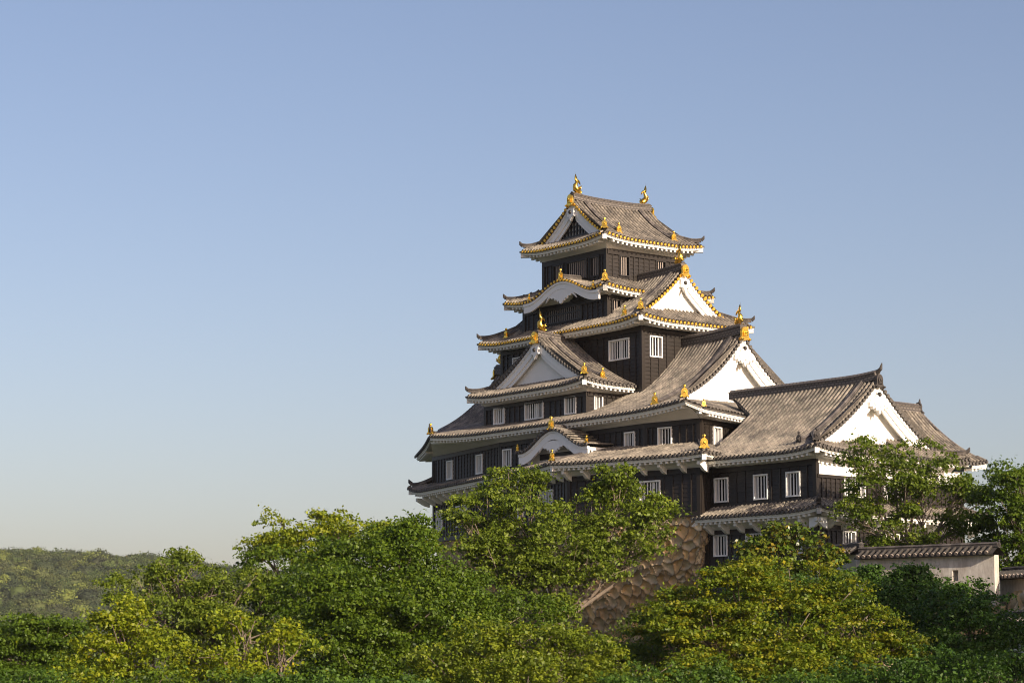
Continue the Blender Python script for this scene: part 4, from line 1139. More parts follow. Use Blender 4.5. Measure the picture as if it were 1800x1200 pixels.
# ---- stone walls
def offset_poly(pts, d, close_n=None):
    pts = [np.array(p, float) for p in pts]; n = len(pts); ns = []
    for i in range(n - 1):
        e = nrm(pts[i + 1] - pts[i]); ns.append(np.array([e[1], -e[0]]))
    out = []
    for i in range(n):
        if i == 0: out.append(pts[0] + ns[0] * d)
        elif i == n - 1: out.append(pts[-1] + ns[-1] * d)
        else:
            m = nrm(ns[i - 1] + ns[i]); out.append(pts[i] + m * d / max(0.4, m @ ns[i]))
    return out
def stone_wall(name, P, ztop, zbot, batter, cell=0.95, res=0.075, side=1, seed=1, parent=None, curve=1.25, amp=1.0):
    """P: world xy polyline along the top; outward normal = right of travel * side"""
    r = np.random.default_rng(seed); P = [np.array(p, float)[:2] for p in P]
    Hh = ztop - zbot
    L = [np.linalg.norm(P[i + 1] - P[i]) for i in range(len(P) - 1)]; cum = np.concatenate([[0], np.cumsum(L)])
    tot = cum[-1]; ns = int(tot / res) + 1; nh = int(Hh / res) + 1
    ss = np.linspace(0, tot, ns); hh = np.linspace(0, Hh, nh)
    base = np.zeros((nh, ns, 3)); 
    segi = np.clip(np.searchsorted(cum, ss, side='right') - 1, 0, len(L) - 1); f = (ss - cum[segi]) / np.array(L)[segi]
    for j, h in enumerate(hh):
        o = offset_poly(P, side * batter * Hh * (h / Hh) ** curve); o = np.array(o)
        q = o[segi] * (1 - f[:, None]) + o[segi + 1] * f[:, None]
        base[j, :, :2] = q; base[j, :, 2] = ztop - h
    # voronoi stones
    cw, ch = cell * 1.18, cell * 0.86
    nxs, nys = int(tot / cw) + 3, int(Hh / ch) + 3
    sx = (np.arange(nxs)[None, :] - 0.5 + 0.5 * (np.arange(nys)[:, None] % 2) + r.uniform(-.42, .42, (nys, nxs))) * cw
    sy = (np.arange(nys)[:, None] - 0.5 + r.uniform(-.40, .40, (nys, nxs))) * ch
    extra = int(nxs * nys * 0.8); sx = np.concatenate([sx.ravel(), r.uniform(0, tot, extra)]); sy = np.concatenate([sy.ravel(), r.uniform(0, Hh, extra)])
    wgt = np.concatenate([np.zeros(nxs * nys), np.full(extra, 0.16 * cell)])
    GX, GY = np.meshgrid(ss, hh)
    wx = GX + 0.05 * np.sin(GY * 5.1 + GX * 2.2) + 0.03 * np.sin(GY * 13 + GX * 9); wy = GY + 0.05 * np.sin(GX * 4.3 - GY * 1.7) + 0.03 * np.sin(GX * 12 - GY * 8)
    d1 = np.full(GX.shape, 1e9); d2 = np.full(GX.shape, 1e9); id1 = np.zeros(GX.shape, int)
    R_ = 2.2 * cell
    for k in range(len(sx)):
        j0, j1 = np.searchsorted(hh, [sy[k] - R_, sy[k] + R_]); i0, i1 = np.searchsorted(ss, [sx[k] - R_, sx[k] + R_])
        if j1 <= j0 or i1 <= i0: continue
        sl = (slice(j0, j1), slice(i0, i1))
        d = np.hypot((wx[sl] - sx[k]) * 0.9, wy[sl] - sy[k]) + wgt[k]
        a1, a2, ai = d1[sl], d2[sl], id1[sl]
        m = d < a1; a2[...] = np.where(m, a1, np.minimum(a2, d)); ai[m] = k; a1[...] = np.where(m, d, a1)
    e = np.clip((d2 - d1) / (0.50 * cell), 0, 1); prof = (1 - (1 - e) ** 2.2)
    K_ = len(sx); hgt = r.uniform(0.07, 0.20, K_); tx = r.uniform(-.14, .14, K_); ty = r.uniform(-.16, .10, K_)
    sz = np.clip(1 - 3 * wgt / cell, .4, 1)
    disp = (prof * (hgt[id1] * sz[id1] + 0.06) + prof * (tx[id1] * (wx - sx[id1]) + ty[id1] * (wy - sy[id1])) - 0.10 * (1 - e) ** 6) * amp
    disp += 0.018 * np.sin(GX * 21 + 3 * np.sin(GY * 13)) * np.sin(GY * 19 + 2 * np.sin(GX * 9)) * prof
    # outward normal from grid
    du = np.gradient(base, axis=1); dv = np.gradient(base, axis=0); nrmv = np.cross(du, dv); nrmv /= np.linalg.norm(nrmv, axis=2, keepdims=True) + 1e-9
    oo = np.array(offset_poly(P, side * 1.0)) - np.array(P); ref = oo[segi]
    sg = np.sign((nrmv[..., 0] * ref[None, :, 0] + nrmv[..., 1] * ref[None, :, 1])); nrmv *= sg[..., None]
    V_ = (base + nrmv * disp[..., None]).reshape(-1, 3)
    pal = np.array([(0.44, 0.28, 0.145), (0.40, 0.27, 0.155), (0.44, 0.33, 0.21), (0.34, 0.26, 0.175), (0.48, 0.30, 0.14), (0.33, 0.25, 0.17), (0.46, 0.36, 0.25)])
    cc = pal[r.integers(0, len(pal), K_)] * r.uniform(1.35, 2.0, (K_, 1)) * np.array([1.04, 1.08, 0.98]); col = cc[id1]
    dark = np.clip(1 - e * 4, 0, 1)[..., None]; col = col * (1 - dark) + np.array([0.07, 0.055, 0.04]) * dark
    tint = np.concatenate([col, np.ones(col.shape[:2] + (1,))], -1).reshape(-1, 4)
    ix = np.arange(nh * ns).reshape(nh, ns); F = np.stack([ix[:-1, :-1], ix[:-1, 1:], ix[1:, 1:], ix[1:, :-1]], -1).reshape(-1, 4)
    return np_mesh(name, V_, F, STONE, parent, tint, smooth=True)
def KP(q): w_ = K(q[0], q[1], 0); return (w_[0], w_[1])
base_pts = [KP((19.7, 8.0)), KP(A0), KP(B0), KP(D0), KP(E0), KP((-9.6, 1.5))]
sb = stone_wall("stone_base", base_pts, EYE + 8.66, EYE - 1.5, 0.40, cell=0.70, res=0.048, side=-1, seed=5, curve=1.35)
tag(sb, "sloping tan boulder wall carrying the black castle keep", "stone wall")

# ---- tiled plaster walls
def coped_wall(name, label, cat, A, B, ztop, zbot, th=0.45, mat=None, over=0.32, loops=(), group=None):
    A = np.array(A, float); B = np.array(B, float); A[2] = B[2] = 0
    L = np.linalg.norm(B - A); e = (B - A) / L; n = np.array([e[1], -e[0], 0])
    if n[1] > 0: n = -n
    t = thing(name, tuple(A + Z * zbot), label, cat, 0, group)
    def w(s, d, z): return A + e * s + n * d + Z * z
    mb = MB()
    zc = ztop - 0.42
    cuts = [0.0] + [x for l in loops for x in l[:2]] + [L]
    for i in range(0, len(cuts) - 1):
        sa, sb_ = cuts[i], cuts[i + 1]
        hole = (i % 2 == 1)
        rngs = [(zbot, zc)] if not hole else [(zbot, loops[i // 2][2]), (loops[i // 2][3], zc)]
        for (za, zb_) in rngs: mb.quad(w(sa, th / 2, za), w(sb_, th / 2, za), w(sb_, th / 2, zb_), w(sa, th / 2, zb_))
    mb.quad(w(0, -th / 2, zbot), w(L, -th / 2, zbot), w(L, -th / 2, zc), w(0, -th / 2, zc))
    mb.quad(w(L, -th / 2, zbot), w(L, th / 2, zbot), w(L, th / 2, zc), w(L, -th / 2, zc)); mb.quad(w(0, -th / 2, zbot), w(0, th / 2, zbot), w(0, th / 2, zc), w(0, -th / 2, zc))
    for l in loops:
        a, b_, c, d = l; q = [w(a, th / 2, c), w(b_, th / 2, c), w(b_, th / 2, d), w(a, th / 2, d)]; q2 = [w(a + .03, -th / 2 + .04, c + .03), w(b_ - .03, -th / 2 + .04, c + .03), w(b_ - .03, -th / 2 + .04, d - .03), w(a + .03, -th / 2 + .04, d - .03)]
        for i in range(4): mb.quad(q[i], q[(i + 1) % 4], q2[(i + 1) % 4], q2[i])
        mb.quad(*q2)
    wo = mb.build("wall_body", mat or STAINED, t)
    cm = MB(); ce = MB()
    for sg in (-1, 1):
        cm.quad(w(-.12, sg * 0.08, ztop - 0.08), w(L + .12, sg * 0.08, ztop - 0.08), w(L + .12, sg * (th / 2 + over), ztop - 0.36), w(-.12, sg * (th / 2 + over), ztop - 0.36))
        cm.quad(w(-.12, sg * (th / 2 + over), ztop - 0.36), w(L + .12, sg * (th / 2 + over), ztop - 0.36), w(L + .12, sg * (th / 2 + over), ztop - 0.43), w(-.12, sg * (th / 2 + over), ztop - 0.43))
        cm.quad(w(-.10, sg * (th / 2 - 0.02), ztop - 0.44), w(L + .10, sg * (th / 2 - .02), ztop - 0.44), w(L + .1, sg * (th / 2 + over), ztop - 0.42), w(-.1, sg * (th / 2 + over), ztop - 0.42))
        k = 0.1
        while k < L:
            a = w(k, sg * 0.1, ztop - 0.03); b_ = w(k, sg * (th / 2 + over + 0.04), ztop - 0.32); tube(cm, [a, b_], [0.075, 0.085], 8)
            tube(ce, [b_ - nrm(b_ - a) * 0.01, b_ + nrm(b_ - a) * 0.03], [0.095, 0.095], 8); k += 0.31
    co = cm.build("tile_coping", TILE, t); child_build(ce, "coping_tile_ends", mat_ends, co, t)
    rm = MB(); sweep(rm, [w(-.15, 0, ztop - 0.06), w(L * .5, 0, ztop - 0.06), w(L + .15, 0, ztop - 0.06)], 0.24, 0.24); child_build(rm, "coping_ridge", TILE_RIDGE, co, t)
    oni(w(L + 0.16, 0, ztop - 0.1), e, 0.32, co, t, TILE_RIDGE)
    return t
mat_ends = mat_simple("pale_tile_end", (0.42, 0.34, 0.28), 0.7, 0, 6, 0.3)
wA = at(1516, 1000, 112.5); wB = at(1752, 1000, 108.0)
coped_wall("plaster_wall", "stained plaster boundary wall with tile coping and a small loophole below the turret", "wall", wA, wB, EYE + 6.02, EYE + 3.25, 0.45, STAINED, loops=[(4.95, 5.25, EYE + 4.45, EYE + 4.95)])
wC = at(1425, 1000, 117.5); wD = at(1512, 1000, 113.0)
coped_wall("plaster_wall", "short white wall with dark tile coping behind the brown leaved magnolia", "wall", wC, wD, EYE + 6.30, EYE + 4.2, 0.45, PLASTER)
# retaining wall under the boundary wall, terrace top behind it
rp = [tuple(at(1440, 1000, 115.6)[:2]), tuple((at(1516, 1000, 112.2))[:2]), tuple((at(1758, 1000, 107.6))[:2]), tuple((at(1766, 1000, 113))[:2])]
tag(stone_wall("retaining_wall", rp, EYE + 3.26, EYE - 1.0, 0.25, cell=0.8, res=0.09, side=1, seed=9), "pale boulder wall under the plaster boundary wall at lower right", "stone wall")
tr = MB(); tz = EYE + 3.9
tpts = [at(1440, 1000, 115.9), at(1516, 1000, 112.6), at(1752, 1000, 108.1), at(1752, 1000, 150), at(1330, 1000, 150), at(1300, 1000, 128)]
tr.add([(q[0], q[1], tz if i not in (1, 2) else EYE + 3.3) for i, q in enumerate(tpts)], [tuple(range(6))])
tag(tr.build("courtyard_terrace", GROUND), kind='structure')
wE = at(1762, 1000, 103.0); wF = at(1880, 1000, 99.0)
coped_wall("plaster_wall", "lowest white tiled wall at the right edge of the photo", "wall", wE, wF, EYE + 2.72, EYE + 0.6, 0.45, PLASTER)
rp2 = [tuple(at(1752, 1000, 112.0)[:2]), tuple(at(1800, 1000, 106)[:2]), tuple(at(1890, 1000, 102)[:2])]
tag(stone_wall("retaining_wall", rp2, EYE + 3.9, EYE - 0.5, 0.2, cell=0.9, res=0.10, side=1, seed=12), "warm tan boulder wall at the right edge above the lowest white wall", "stone wall")
wG = at(1768, 1000, 110.0); wH = at(1890, 1000, 105.0)
coped_wall("plaster_wall", "grey tiled wall end half hidden by the tree at the right edge", "wall", wG, wH, EYE + 4.95, EYE + 3.6, 0.7, STAINED, over=0.75)

# ================================================================ VEGETATION
def leaf_cloud(cent, rad, npl, size, cols, r, flat=0.62, up=0.30):
    """cent (n,3), rad (n,), npl leaves per clump; returns verts, faces, tint"""
    n = len(cent); idx = np.repeat(np.arange(n), npl); m = len(idx)
    d = r.normal(0, 1, (m, 3)); d[:, 2] = np.where(r.random(m) < 0.75, np.abs(d[:, 2]), d[:, 2]) 
    ax = r.normal(0, 1, (n, 3)); ax[:, 2] *= 0.5; ax /= np.linalg.norm(ax, axis=1, keepdims=True)
    st = (d * ax[idx]).sum(1, keepdims=True) * ax[idx]
    pos = cent[idx] + (d * 0.5 + st * 0.45) * rad[idx][:, None] * np.array([1, 1, flat])
    d = d / (np.linalg.norm(d, axis=1, keepdims=True) + 1e-9)
    nrmv = d * 0.6 + np.array([0, 0, up]) + r.normal(0, 0.5, (m, 3)); nrmv /= np.linalg.norm(nrmv, axis=1, keepdims=True)
    a = np.cross(nrmv, r.normal(0, 1, (m, 3))); a /= np.linalg.norm(a, axis=1, keepdims=True) + 1e-9; b_ = np.cross(nrmv, a)
    L = size * r.uniform(0.5, 1.35, (m, 1)); W_ = L * r.uniform(0.55, 0.80, (m, 1))
    v = np.stack([pos - a * L * .5, pos + b_ * W_ * .5 + nrmv * L * 0.06, pos + a * L * .5, pos - b_ * W_ * .5 + nrmv * L * 0.06], 1).reshape(-1, 3)
    f = np.arange(4 * m).reshape(m, 4)
    cb = np.array(cols); k = r.integers(0, len(cb), n)
    cw = cb[k][idx] * r.uniform(0.84, 1.16, (m, 1)) * (r.uniform(0.85, 1.15, (n, 1))[idx])
    yl = r.random(m) < 0.008; cw[yl] = cw[yl] * np.array([1.8, 1.3, 0.8])
    tint = np.concatenate([np.clip(cw, 0, 1), np.ones((m, 1))], 1)
    return v, f, np.repeat(tint, 4, axis=0)
def tree(name, label, px_base, Y, lobes, cols, size=0.15, rc=0.55, dens=1.0, npl=70, seed=0, z0=None, group=None, trunk_r=0.22, mat=None, flat=0.62, cat="tree", bare=0, twig=0.5, up=0.30, depthf=0.9, bough=0.85, cl=16):
    npl = int(npl * 0.42); dens *= 1.0; size *= 1.0; twig *= 0.5; rc *= 0.50; flat = max(0.5, flat + 0.2) if flat > 0.5 else 0.55; cols = [(c[0] * 1.58, c[1] * 1.85, c[2] * 0.85) for c in cols]
    """lobes in photo pixels at distance Y: (px, py, rx, ry, dY)"""
    r = np.random.default_rng(seed + 100)
    bx = at(px_base, 1000, Y); gz = float(ground_h(np.array(bx[0]), np.array(bx[1]))) - 0.1 if z0 is None else z0
    basep = np.array([bx[0], bx[1], gz]); t = thing(name, tuple(basep), label, cat, 0, group or ('bushes below the castle' if cat == 'bush' else 'trees around the castle mound'))
    C_, Rr = [], []; tb_ = MB(); fork = None
    wl = []
    for (px, py, rx, ry, dY) in lobes:
        c = at(px, py, Y + dY); sx = rx * (Y + dY) / FX; sz_ = ry * (Y + dY) / FX; wl.append((c, sx, sz_))
    cen = np.mean([c for c, _, _ in wl], axis=0); top = max(c[2] for c, _, _ in wl); low = min(c[2] - s_ for c, _, s_ in wl)
    forkz = max(gz + 0.6, min(low + 0.3, gz + 0.45 * (cen[2] - gz))); fork = np.array([basep[0] * .6 + cen[0] * .4, basep[1] * .6 + cen[1] * .4, forkz])
    h = fork[2] - gz; j = r.normal(0, 0.12, 3); j[2] = 0
    tube(tb_, [basep, basep + (fork - basep) * .35 + j, basep + (fork - basep) * .7 - j, fork], [trunk_r * 1.35, trunk_r * 1.05, trunk_r * .9, trunk_r * .8], 8)
    for li, (c, sx, sz_) in enumerate(wl):
        A_ = 4 * math.pi * ((sx * sx) ** 1.6 / 3 + 2 * (sx * sz_) ** 1.6 / 3) ** (1 / 1.6)
        rs0 = min(bough, 0.62 * sx); ns_ = int(max(5, dens * A_ / (math.pi * rs0 * rs0)))
        d = r.normal(0, 1, (ns_, 3)); d /= np.linalg.norm(d, axis=1, keepdims=True); d[:, 1] = -np.abs(d[:, 1]) * np.where(r.random(ns_) < 0.72, 1, -1)
        d[:, 2] *= 1.15; q = r.uniform(0.30, 1.0, ns_) ** 0.35; sub = c + d * q[:, None] * np.array([sx, sx * depthf, sz_]) * 0.92
        srad = rs0 * r.uniform(0.5, 1.25, ns_)
        ncl = int(cl); si = np.repeat(np.arange(ns_), ncl)
        dd = r.normal(0, 1, (len(si), 3)); dd /= np.linalg.norm(dd, axis=1, keepdims=True); dd[:, 2] = np.abs(dd[:, 2]) - 0.18
        p = sub[si] + dd * (srad[si] * r.uniform(0.55, 1.08, len(si)))[:, None] * np.array([1, 1, flat])
        C_.append(p); Rr.append(rc * r.uniform(0.6, 1.5, len(si))); n = len(p)
        n2 = int(ns_ * 1.2); dd = r.normal(0, 1, (n2, 3)); dd /= np.linalg.norm(dd, axis=1, keepdims=True)
        C_.append(c + dd * r.uniform(0.2, 0.7, (n2, 1)) * np.array([sx, sx * depthf, sz_])); Rr.append(np.full(n2, rc * 2.2))
        mid = fork + (c - fork) * 0.5 + np.array([r.normal(0, .25), r.normal(0, .25), -0.12 * np.linalg.norm(c - fork)])
        rl_ = trunk_r * .5; tip = c + np.array([0, 0, sz_ * 0.3])
        tube(tb_, [fork - Z * 0.1, mid, c - Z * sz_ * 0.3, tip], [rl_, rl_ * .7, rl_ * .45, rl_ * .18], 6)
        kk = r.choice(n, size=min(n, int(4 + twig * 14)), replace=False)
        for k in kk:
            st = mid + (c - mid) * r.uniform(0.1, 1.0); e = p[k]; m2 = (st + e) / 2 + r.normal(0, 0.18, 3)
            tube(tb_, [st, m2, e], [rl_ * .32, rl_ * .2, 0.018], 5)
    C_ = np.concatenate(C_); Rr = np.concatenate(Rr)
    tb_.build("trunk", BARK, t, True)
    v, f, tn = leaf_cloud(C_, Rr, npl, size, cols, r, flat, up)
    np_mesh("crown", v, f, mat or LEAF, t, tn)
    return t
G_DARK = [(0.030, 0.052, 0.012), (0.040, 0.066, 0.014), (0.052, 0.080, 0.018)]
G_MID = [(0.036, 0.055, 0.007), (0.048, 0.068, 0.008), (0.064, 0.083, 0.010)]
G_YEL = [(0.120, 0.125, 0.011), (0.150, 0.142, 0.012), (0.092, 0.105, 0.011)]
G_OLV = [(0.078, 0.092, 0.016), (0.060, 0.074, 0.013), (0.100, 0.110, 0.020)]
G_MAP = [(0.105, 0.108, 0.010), (0.135, 0.115, 0.011), (0.080, 0.092, 0.010), (0.066, 0.085, 0.010)]
G_MAG = [(0.050, 0.060, 0.014), (0.130, 0.085, 0.022), (0.080, 0.080, 0.018), (0.045, 0.060, 0.012), (0.05, 0.07, 0.014)]

tree("broadleaf_tree", "loose leafy tree rising before the curved gable and the keep's stone base", 985, 109,
     [(905, 862, 58, 42, 2), (850, 912, 75, 40, 1), (825, 940, 50, 36, 0), (850, 990, 60, 38, 0), (930, 925, 80, 55, 0), (1085, 850, 38, 45, 0), (1070, 910, 85, 52, 1), (1150, 905, 40, 28, 0), (1000, 980, 100, 52, -1), (1115, 955, 58, 36, 0), (900, 1000, 80, 52, -1), (985, 1060, 70, 40, -2), (1045, 1000, 60, 42, -1)],
     G_OLV, 0.155, 0.42, 0.85, 52, 1, trunk_r=0.24, twig=0.9)
tree("camphor_tree", "broad rounded deep green tree left of the stone base", 690, 96,
     [(690, 1010, 130, 62, 2), (610, 1060, 110, 60, 0), (760, 1070, 90, 65, 0), (680, 1110, 150, 70, -1), (560, 1000, 70, 40, 3), (790, 1140, 80, 60, -1), (620, 1170, 110, 50, -2), (700, 960, 70, 30, 2), (830, 1090, 45, 45, 0), (580, 1225, 120, 45, -2), (740, 1215, 110, 45, -2)],
     G_MID, 0.145, 0.55, 1.15, 75, 2, trunk_r=0.34)
tree("broadleaf_tree", "yellow topped tree against the sky left of the keep", 560, 118,
     [(490, 940, 42, 26, 0), (560, 935, 50, 28, 0), (620, 950, 50, 22, 0), (540, 985, 80, 32, 0), (470, 975, 45, 25, 1), (690, 950, 42, 22, 2), (740, 958, 34, 20, 1)],
     G_YEL, 0.16, 0.42, 0.9, 55, 3, trunk_r=0.25, twig=0.8)
tree("broadleaf_tree", "olive tree with pale forked branches left of the yellow topped tree", 335, 108,
     [(320, 1010, 52, 30, 0), (250, 1045, 70, 38, 0), (350, 1050, 80, 45, 0), (420, 1040, 55, 40, 1), (290, 1095, 100, 44, -1), (400, 1095, 80, 44, 0), (350, 1140, 90, 40, 0)],
     G_OLV, 0.15, 0.42, 0.8, 50, 4, twig=1.2, trunk_r=0.25)
tree("broadleaf_tree", "mid green tree between the olive tree and the rounded deep green tree", 480, 112,
     [(470, 1010, 55, 32, 0), (520, 1040, 60, 45, 0), (450, 1060, 60, 45, 0), (500, 1110, 80, 50, 0)], G_MID, 0.15, 0.45, 0.95, 55, 5)
tree("broadleaf_tree", "tree with bright yellow sprays at lower left", 215, 92,
     [(210, 1085, 42, 26, 0), (240, 1120, 60, 30, 1), (190, 1150, 60, 40, 0), (270, 1165, 80, 45, 0), (190, 1210, 90, 36, 0)], G_YEL, 0.15, 0.42, 0.8, 55, 6, twig=0.9)
tree("layered_tree", "flat layered deep green tree at the lower left corner", 60, 104,
     [(70, 1105, 75, 16, 0), (20, 1135, 90, 18, 0), (110, 1140, 70, 18, 0), (50, 1170, 110, 20, 0), (120, 1190, 80, 22, -1), (-40, 1115, 60, 18, 1), (40, 1208, 110, 20, -1)],
     [(0.046, 0.068, 0.009), (0.060, 0.082, 0.011), (0.036, 0.054, 0.008)], 0.14, 0.5, 1.3, 75, 7, flat=0.4)
tree("broadleaf_tree", "pale green tree with bare grey branches at bottom left of centre", 430, 86,
     [(440, 1120, 70, 25, 0), (500, 1150, 60, 35, 0), (400, 1165, 80, 35, 0), (350, 1190, 60, 34, 0), (450, 1215, 100, 38, -1)], G_YEL, 0.14, 0.40, 0.75, 50, 8, twig=1.4)
tree("broadleaf_tree", "sunlit yellow green tree at bottom centre before the boulder wall", 900, 84,
     [(860, 1150, 85, 38, 0), (950, 1140, 80, 36, 0), (1030, 1160, 70, 38, 0), (780, 1180, 60, 35, 0), (930, 1200, 130, 36, -1), (1060, 1205, 80, 34, -1)], [(0.085, 0.096, 0.012), (0.11, 0.112, 0.012), (0.07, 0.082, 0.012)], 0.125, 0.42, 1.1, 70, 9)
tree("maple_tree", "wide yellow and amber maple in front of the stone base corner", 1330, 88,
     [(1195, 1078, 66, 34, 2), (1290, 1035, 80, 40, 1), (1390, 1040, 85, 45, 2), (1475, 1045, 62, 50, 1), (1240, 1110, 95, 45, 0), (1370, 1115, 110, 50, 0), (1500, 1120, 75, 45, 0), (1580, 1130, 42, 32, 0), (1330, 1175, 130, 40, -1), (1480, 1185, 90, 35, -1), (1170, 1115, 50, 40, 2), (1220, 1195, 90, 36, -1), (1400, 1225, 120, 34, -2)],
     G_MAP, 0.125, 0.46, 1.15, 85, 10, flat=0.42, trunk_r=0.2, up=0.5)
tree("magnolia_tree", "small magnolia with brown and orange leaf undersides before the turret", 1375, 113,
     [(1375, 955, 58, 24, 0), (1330, 985, 58, 28, 0), (1410, 985, 55, 30, 0), (1450, 990, 30, 20, 0), (1300, 1000, 28, 20, 0)], G_MAG, 0.22, 0.38, 1.0, 34, 11, mat=LEAFGLOSS, trunk_r=0.14)
tree("broadleaf_tree", "airy green tree covering the turret's right front", 1590, 117,
     [(1515, 805, 42, 28, 0), (1570, 820, 55, 30, 1), (1630, 815, 55, 32, 0), (1540, 870, 62, 38, 0), (1620, 880, 75, 42, 0), (1590, 850, 75, 34, 0), (1690, 860, 32, 26, 0), (1690, 885, 40, 38, 0), (1520, 920, 50, 32, 0), (1600, 935, 65, 32, -1), (1560, 960, 40, 18, 0), (1670, 930, 40, 22, 0)],
     [(0.062, 0.078, 0.012), (0.048, 0.064, 0.010), (0.082, 0.092, 0.014)], 0.15, 0.40, 0.58, 50, 12, z0=EYE + 3.8, trunk_r=0.2, twig=0.9)
tree("broadleaf_tree", "dark green tree leaning in from the right edge", 1815, 113,
     [(1775, 850, 45, 32, 0), (1790, 910, 60, 40, 0), (1820, 960, 70, 50, 0), (1745, 900, 36, 34, 1), (1770, 985, 42, 28, 0), (1745, 950, 32, 30, 2), (1860, 880, 60, 60, 0), (1800, 870, 50, 45, -1), (1790, 1010, 45, 30, -1)],
     G_MID, 0.15, 0.42, 0.9, 55, 13, twig=0.8, z0=EYE + 1)
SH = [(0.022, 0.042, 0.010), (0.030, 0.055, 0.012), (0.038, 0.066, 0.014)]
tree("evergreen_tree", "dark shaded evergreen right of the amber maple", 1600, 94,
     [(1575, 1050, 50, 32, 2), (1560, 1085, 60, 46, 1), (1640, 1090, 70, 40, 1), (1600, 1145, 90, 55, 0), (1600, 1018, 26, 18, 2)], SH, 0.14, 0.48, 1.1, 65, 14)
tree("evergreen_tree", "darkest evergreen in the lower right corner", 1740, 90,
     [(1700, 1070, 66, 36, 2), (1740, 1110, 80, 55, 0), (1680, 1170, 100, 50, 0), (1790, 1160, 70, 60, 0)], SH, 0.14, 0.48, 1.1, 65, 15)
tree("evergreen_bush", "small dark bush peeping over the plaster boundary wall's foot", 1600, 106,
     [(1600, 1028, 34, 16, 0), (1650, 1048, 50, 18, 0), (1700, 1050, 40, 16, 0), (1530, 1022, 26, 18, 0)], SH, 0.15, 0.38, 1.0, 50, 16, cat="bush", trunk_r=0.08)
tree("broadleaf_bush", "sunlit bush at the foot of the boulder wall, left of the maple", 1110, 93,
     [(1080, 1135, 50, 28, 0), (1150, 1150, 45, 28, 0), (1110, 1175, 70, 30, 0), (1200, 1180, 50, 30, 0)], G_OLV, 0.12, 0.36, 0.9, 55, 17, cat="bush", trunk_r=0.08)
tree("broadleaf_tree", "green tree filling the gap between the rounded tree and the loose leafy tree", 850, 101,
     [(860, 1060, 50, 50, 0), (850, 1110, 60, 45, 0), (940, 1095, 60, 35, 2)], G_MID, 0.14, 0.42, 0.95, 60, 18)
tree("evergreen_tree", "tall evergreen standing beyond the right edge of the photo", 2694, 74,
     [(2694, 560, 300, 200, 0), (2480, 720, 260, 190, 1), (2900, 720, 260, 200, 0), (2694, 860, 340, 190, 0), (2500, 930, 240, 150, -1)], G_DARK, 0.26, 1.1, 0.9, 45, 19, trunk_r=0.5, bough=1.8)

tree("evergreen_tree", "dark evergreen hidden behind the amber maple, below the magnolia", 1370, 103,
     [(1320, 1060, 70, 40, 0), (1400, 1055, 80, 42, 0), (1480, 1060, 70, 45, 0), (1340, 1120, 80, 50, 0), (1440, 1120, 90, 50, 0)], G_DARK, 0.16, 0.48, 1.0, 50, 20)
tree("broadleaf_bush", "green bush at the bottom edge under the layered tree", 40, 90, [(20, 1222, 80, 22, 0), (100, 1225, 70, 22, 0), (-40, 1220, 60, 25, 0)], G_DARK, 0.13, 0.4, 1.1, 55, 21, cat="bush", trunk_r=0.08)
tree("broadleaf_bush", "yellowish bush at the bottom edge left of the bare branched tree", 260, 82, [(160, 1228, 70, 32, 0), (270, 1225, 80, 35, 0), (370, 1228, 70, 32, 0)], G_MID, 0.13, 0.4, 1.1, 55, 22, cat="bush", trunk_r=0.08)
tree("broadleaf_bush", "deep green bush at the bottom edge under the rounded tree", 560, 82, [(440, 1228, 70, 34, 0), (540, 1230, 90, 36, 0), (680, 1232, 90, 34, 0)], G_DARK, 0.13, 0.4, 1.1, 55, 23, cat="bush", trunk_r=0.08)
tree("broadleaf_bush", "dark bush at the bottom edge under the amber maple", 1200, 80, [(1130, 1222, 80, 30, 0), (1250, 1228, 90, 30, 0), (1400, 1232, 100, 28, 0)], G_DARK, 0.13, 0.4, 1.1, 55, 24, cat="bush", trunk_r=0.08)
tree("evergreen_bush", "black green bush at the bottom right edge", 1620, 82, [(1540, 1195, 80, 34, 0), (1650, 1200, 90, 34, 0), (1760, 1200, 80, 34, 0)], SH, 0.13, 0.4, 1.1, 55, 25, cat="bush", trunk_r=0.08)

# ---- far wooded hill
def hill_h(x, y):
    top = 68.0 * np.exp(-((y - 1330) / 260.0) ** 2)
    prof = np.interp(x, [-1500, -900, -420, -290, -200, -150, -60, 60, 250, 600], [20, 45, 67.5, 69.5, 65.5, 58, 48, 32, 12, 0])
    return top / 68.0 * prof
hx = np.arange(-1500, 620, 20.0); hy = np.arange(840, 1900, 20.0); X_, Y_ = np.meshgrid(hx, hy); H_ = hill_h(X_, Y_) - 0.5
nx, ny = len(hx), len(hy); idx = np.arange(nx * ny).reshape(ny, nx)
gf = np.stack([idx[:-1, :-1], idx[:-1, 1:], idx[1:, 1:], idx[1:, :-1]], -1).reshape(-1, 4)
tag(np_mesh("hills", np.stack([X_, Y_, H_], -1).reshape(-1, 3), gf, GROUND, smooth=True), kind='structure')
import bmesh
def ico(sub):
    bm = bmesh.new(); bmesh.ops.create_icosphere(bm, subdivisions=sub, radius=1.0)
    v = np.array([q.co[:] for q in bm.verts]); f = np.array([[a.index for a in q.verts] for q in bm.faces]); bm.free(); return v, f
lv, lf = ico(2)
r = np.random.default_rng(42); VV, FF, TT = [], [], []; off = 0
pal = np.array([(0.050, 0.072, 0.020), (0.070, 0.095, 0.024), (0.125, 0.150, 0.030), (0.036, 0.050, 0.020), (0.060, 0.070, 0.030), (0.048, 0.062, 0.026), (0.085, 0.10, 0.03)])
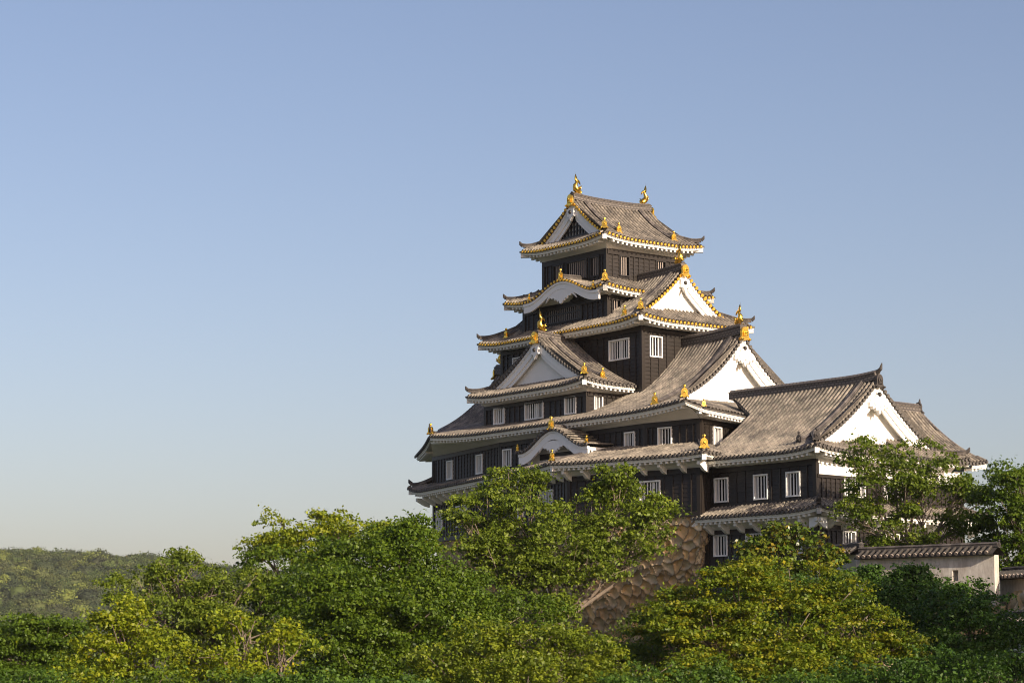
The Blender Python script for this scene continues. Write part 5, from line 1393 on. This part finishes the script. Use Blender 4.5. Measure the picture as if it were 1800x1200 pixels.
def far_crown(x, y, rad, quads):
    global off
    z = float(hill_h(np.array(x), np.array(y)))
    if z < 3: return
    c = pal[r.integers(0, len(pal))] * r.uniform(0.7, 1.35)
    ctr = np.array([x, y, z + 2.0 + r.uniform(-2.0, 2.4)]); k = 0.72 if quads else 1.0
    v = lv * (1 + r.normal(0, 0.07, len(lv)))[:, None] * rad * k * np.array([1, 1, 0.8]) + ctr
    f4 = np.concatenate([lf, lf[:, 2:3]], 1); VV.append(v); FF.append(f4 + off); off += len(v)
    TT.append(np.concatenate([np.repeat(c[None] * 0.8, len(v), 0), np.ones((len(v), 1))], 1))
    if quads:
        nc = 20; d = r.normal(0, 1, (nc, 3)); d /= np.linalg.norm(d, axis=1, keepdims=True); d[:, 2] = np.abs(d[:, 2])
        v, f, t_ = leaf_cloud(ctr + d * rad * 0.80 * np.array([1, 1, 0.75]), np.full(nc, rad * 0.30), quads // nc, 0.95, [tuple(c)], r, 0.8, 0.15)
        VV.append(v); FF.append(f + off); off += len(v); TT.append(t_)
for y in np.arange(1040, 1350, 8.6):
    for x in np.arange(-335, -95, 8.6): far_crown(x + r.uniform(-3.4, 3.4), y + r.uniform(-3.4, 3.4), r.uniform(4.0, 7.6), 420)
for y in np.arange(1000, 1400, 12):
    for x in np.arange(-1400, 60, 12):
        if -335 < x < -95 and 1040 < y < 1350: continue
        far_crown(x + r.uniform(-5, 5), y + r.uniform(-5, 5), r.uniform(6, 9), 0)
FARLEAF = mat_leaf("far_foliage", 0.8, 0.0)
fo = np_mesh("distant_forest", np.concatenate(VV), np.concatenate(FF), FARLEAF, None, np.concatenate(TT))
tag(fo, "hazy green wooded hillside on the left horizon", "forest", kind='stuff')

# ---- the evening air
hz = MB(); x0, x1, y0, y1, z0, z1 = -2500, 2500, -300, 2300, -3, 110
hz.box8([(x0, y0, z0), (x1, y0, z0), (x1, y1, z0), (x0, y1, z0), (x0, y0, z1), (x1, y0, z1), (x1, y1, z1), (x0, y1, z1)])
hm = bpy.data.materials.new("air"); hm.use_nodes = True; hn = hm.node_tree
for n_ in list(hn.nodes):
    if n_.type == 'BSDF_PRINCIPLED': hn.nodes.remove(n_)
pv = hn.nodes.new("ShaderNodeVolumePrincipled"); pv.inputs['Color'].default_value = (0.86, 0.90, 1.0, 1); pv.inputs['Density'].default_value = 0.00005
pv.inputs['Anisotropy'].default_value = 0.0
hn.links.new(pv.outputs[0], hn.nodes["Material Output"].inputs['Volume'])
tag(hz.build("haze", hm), kind='stuff')
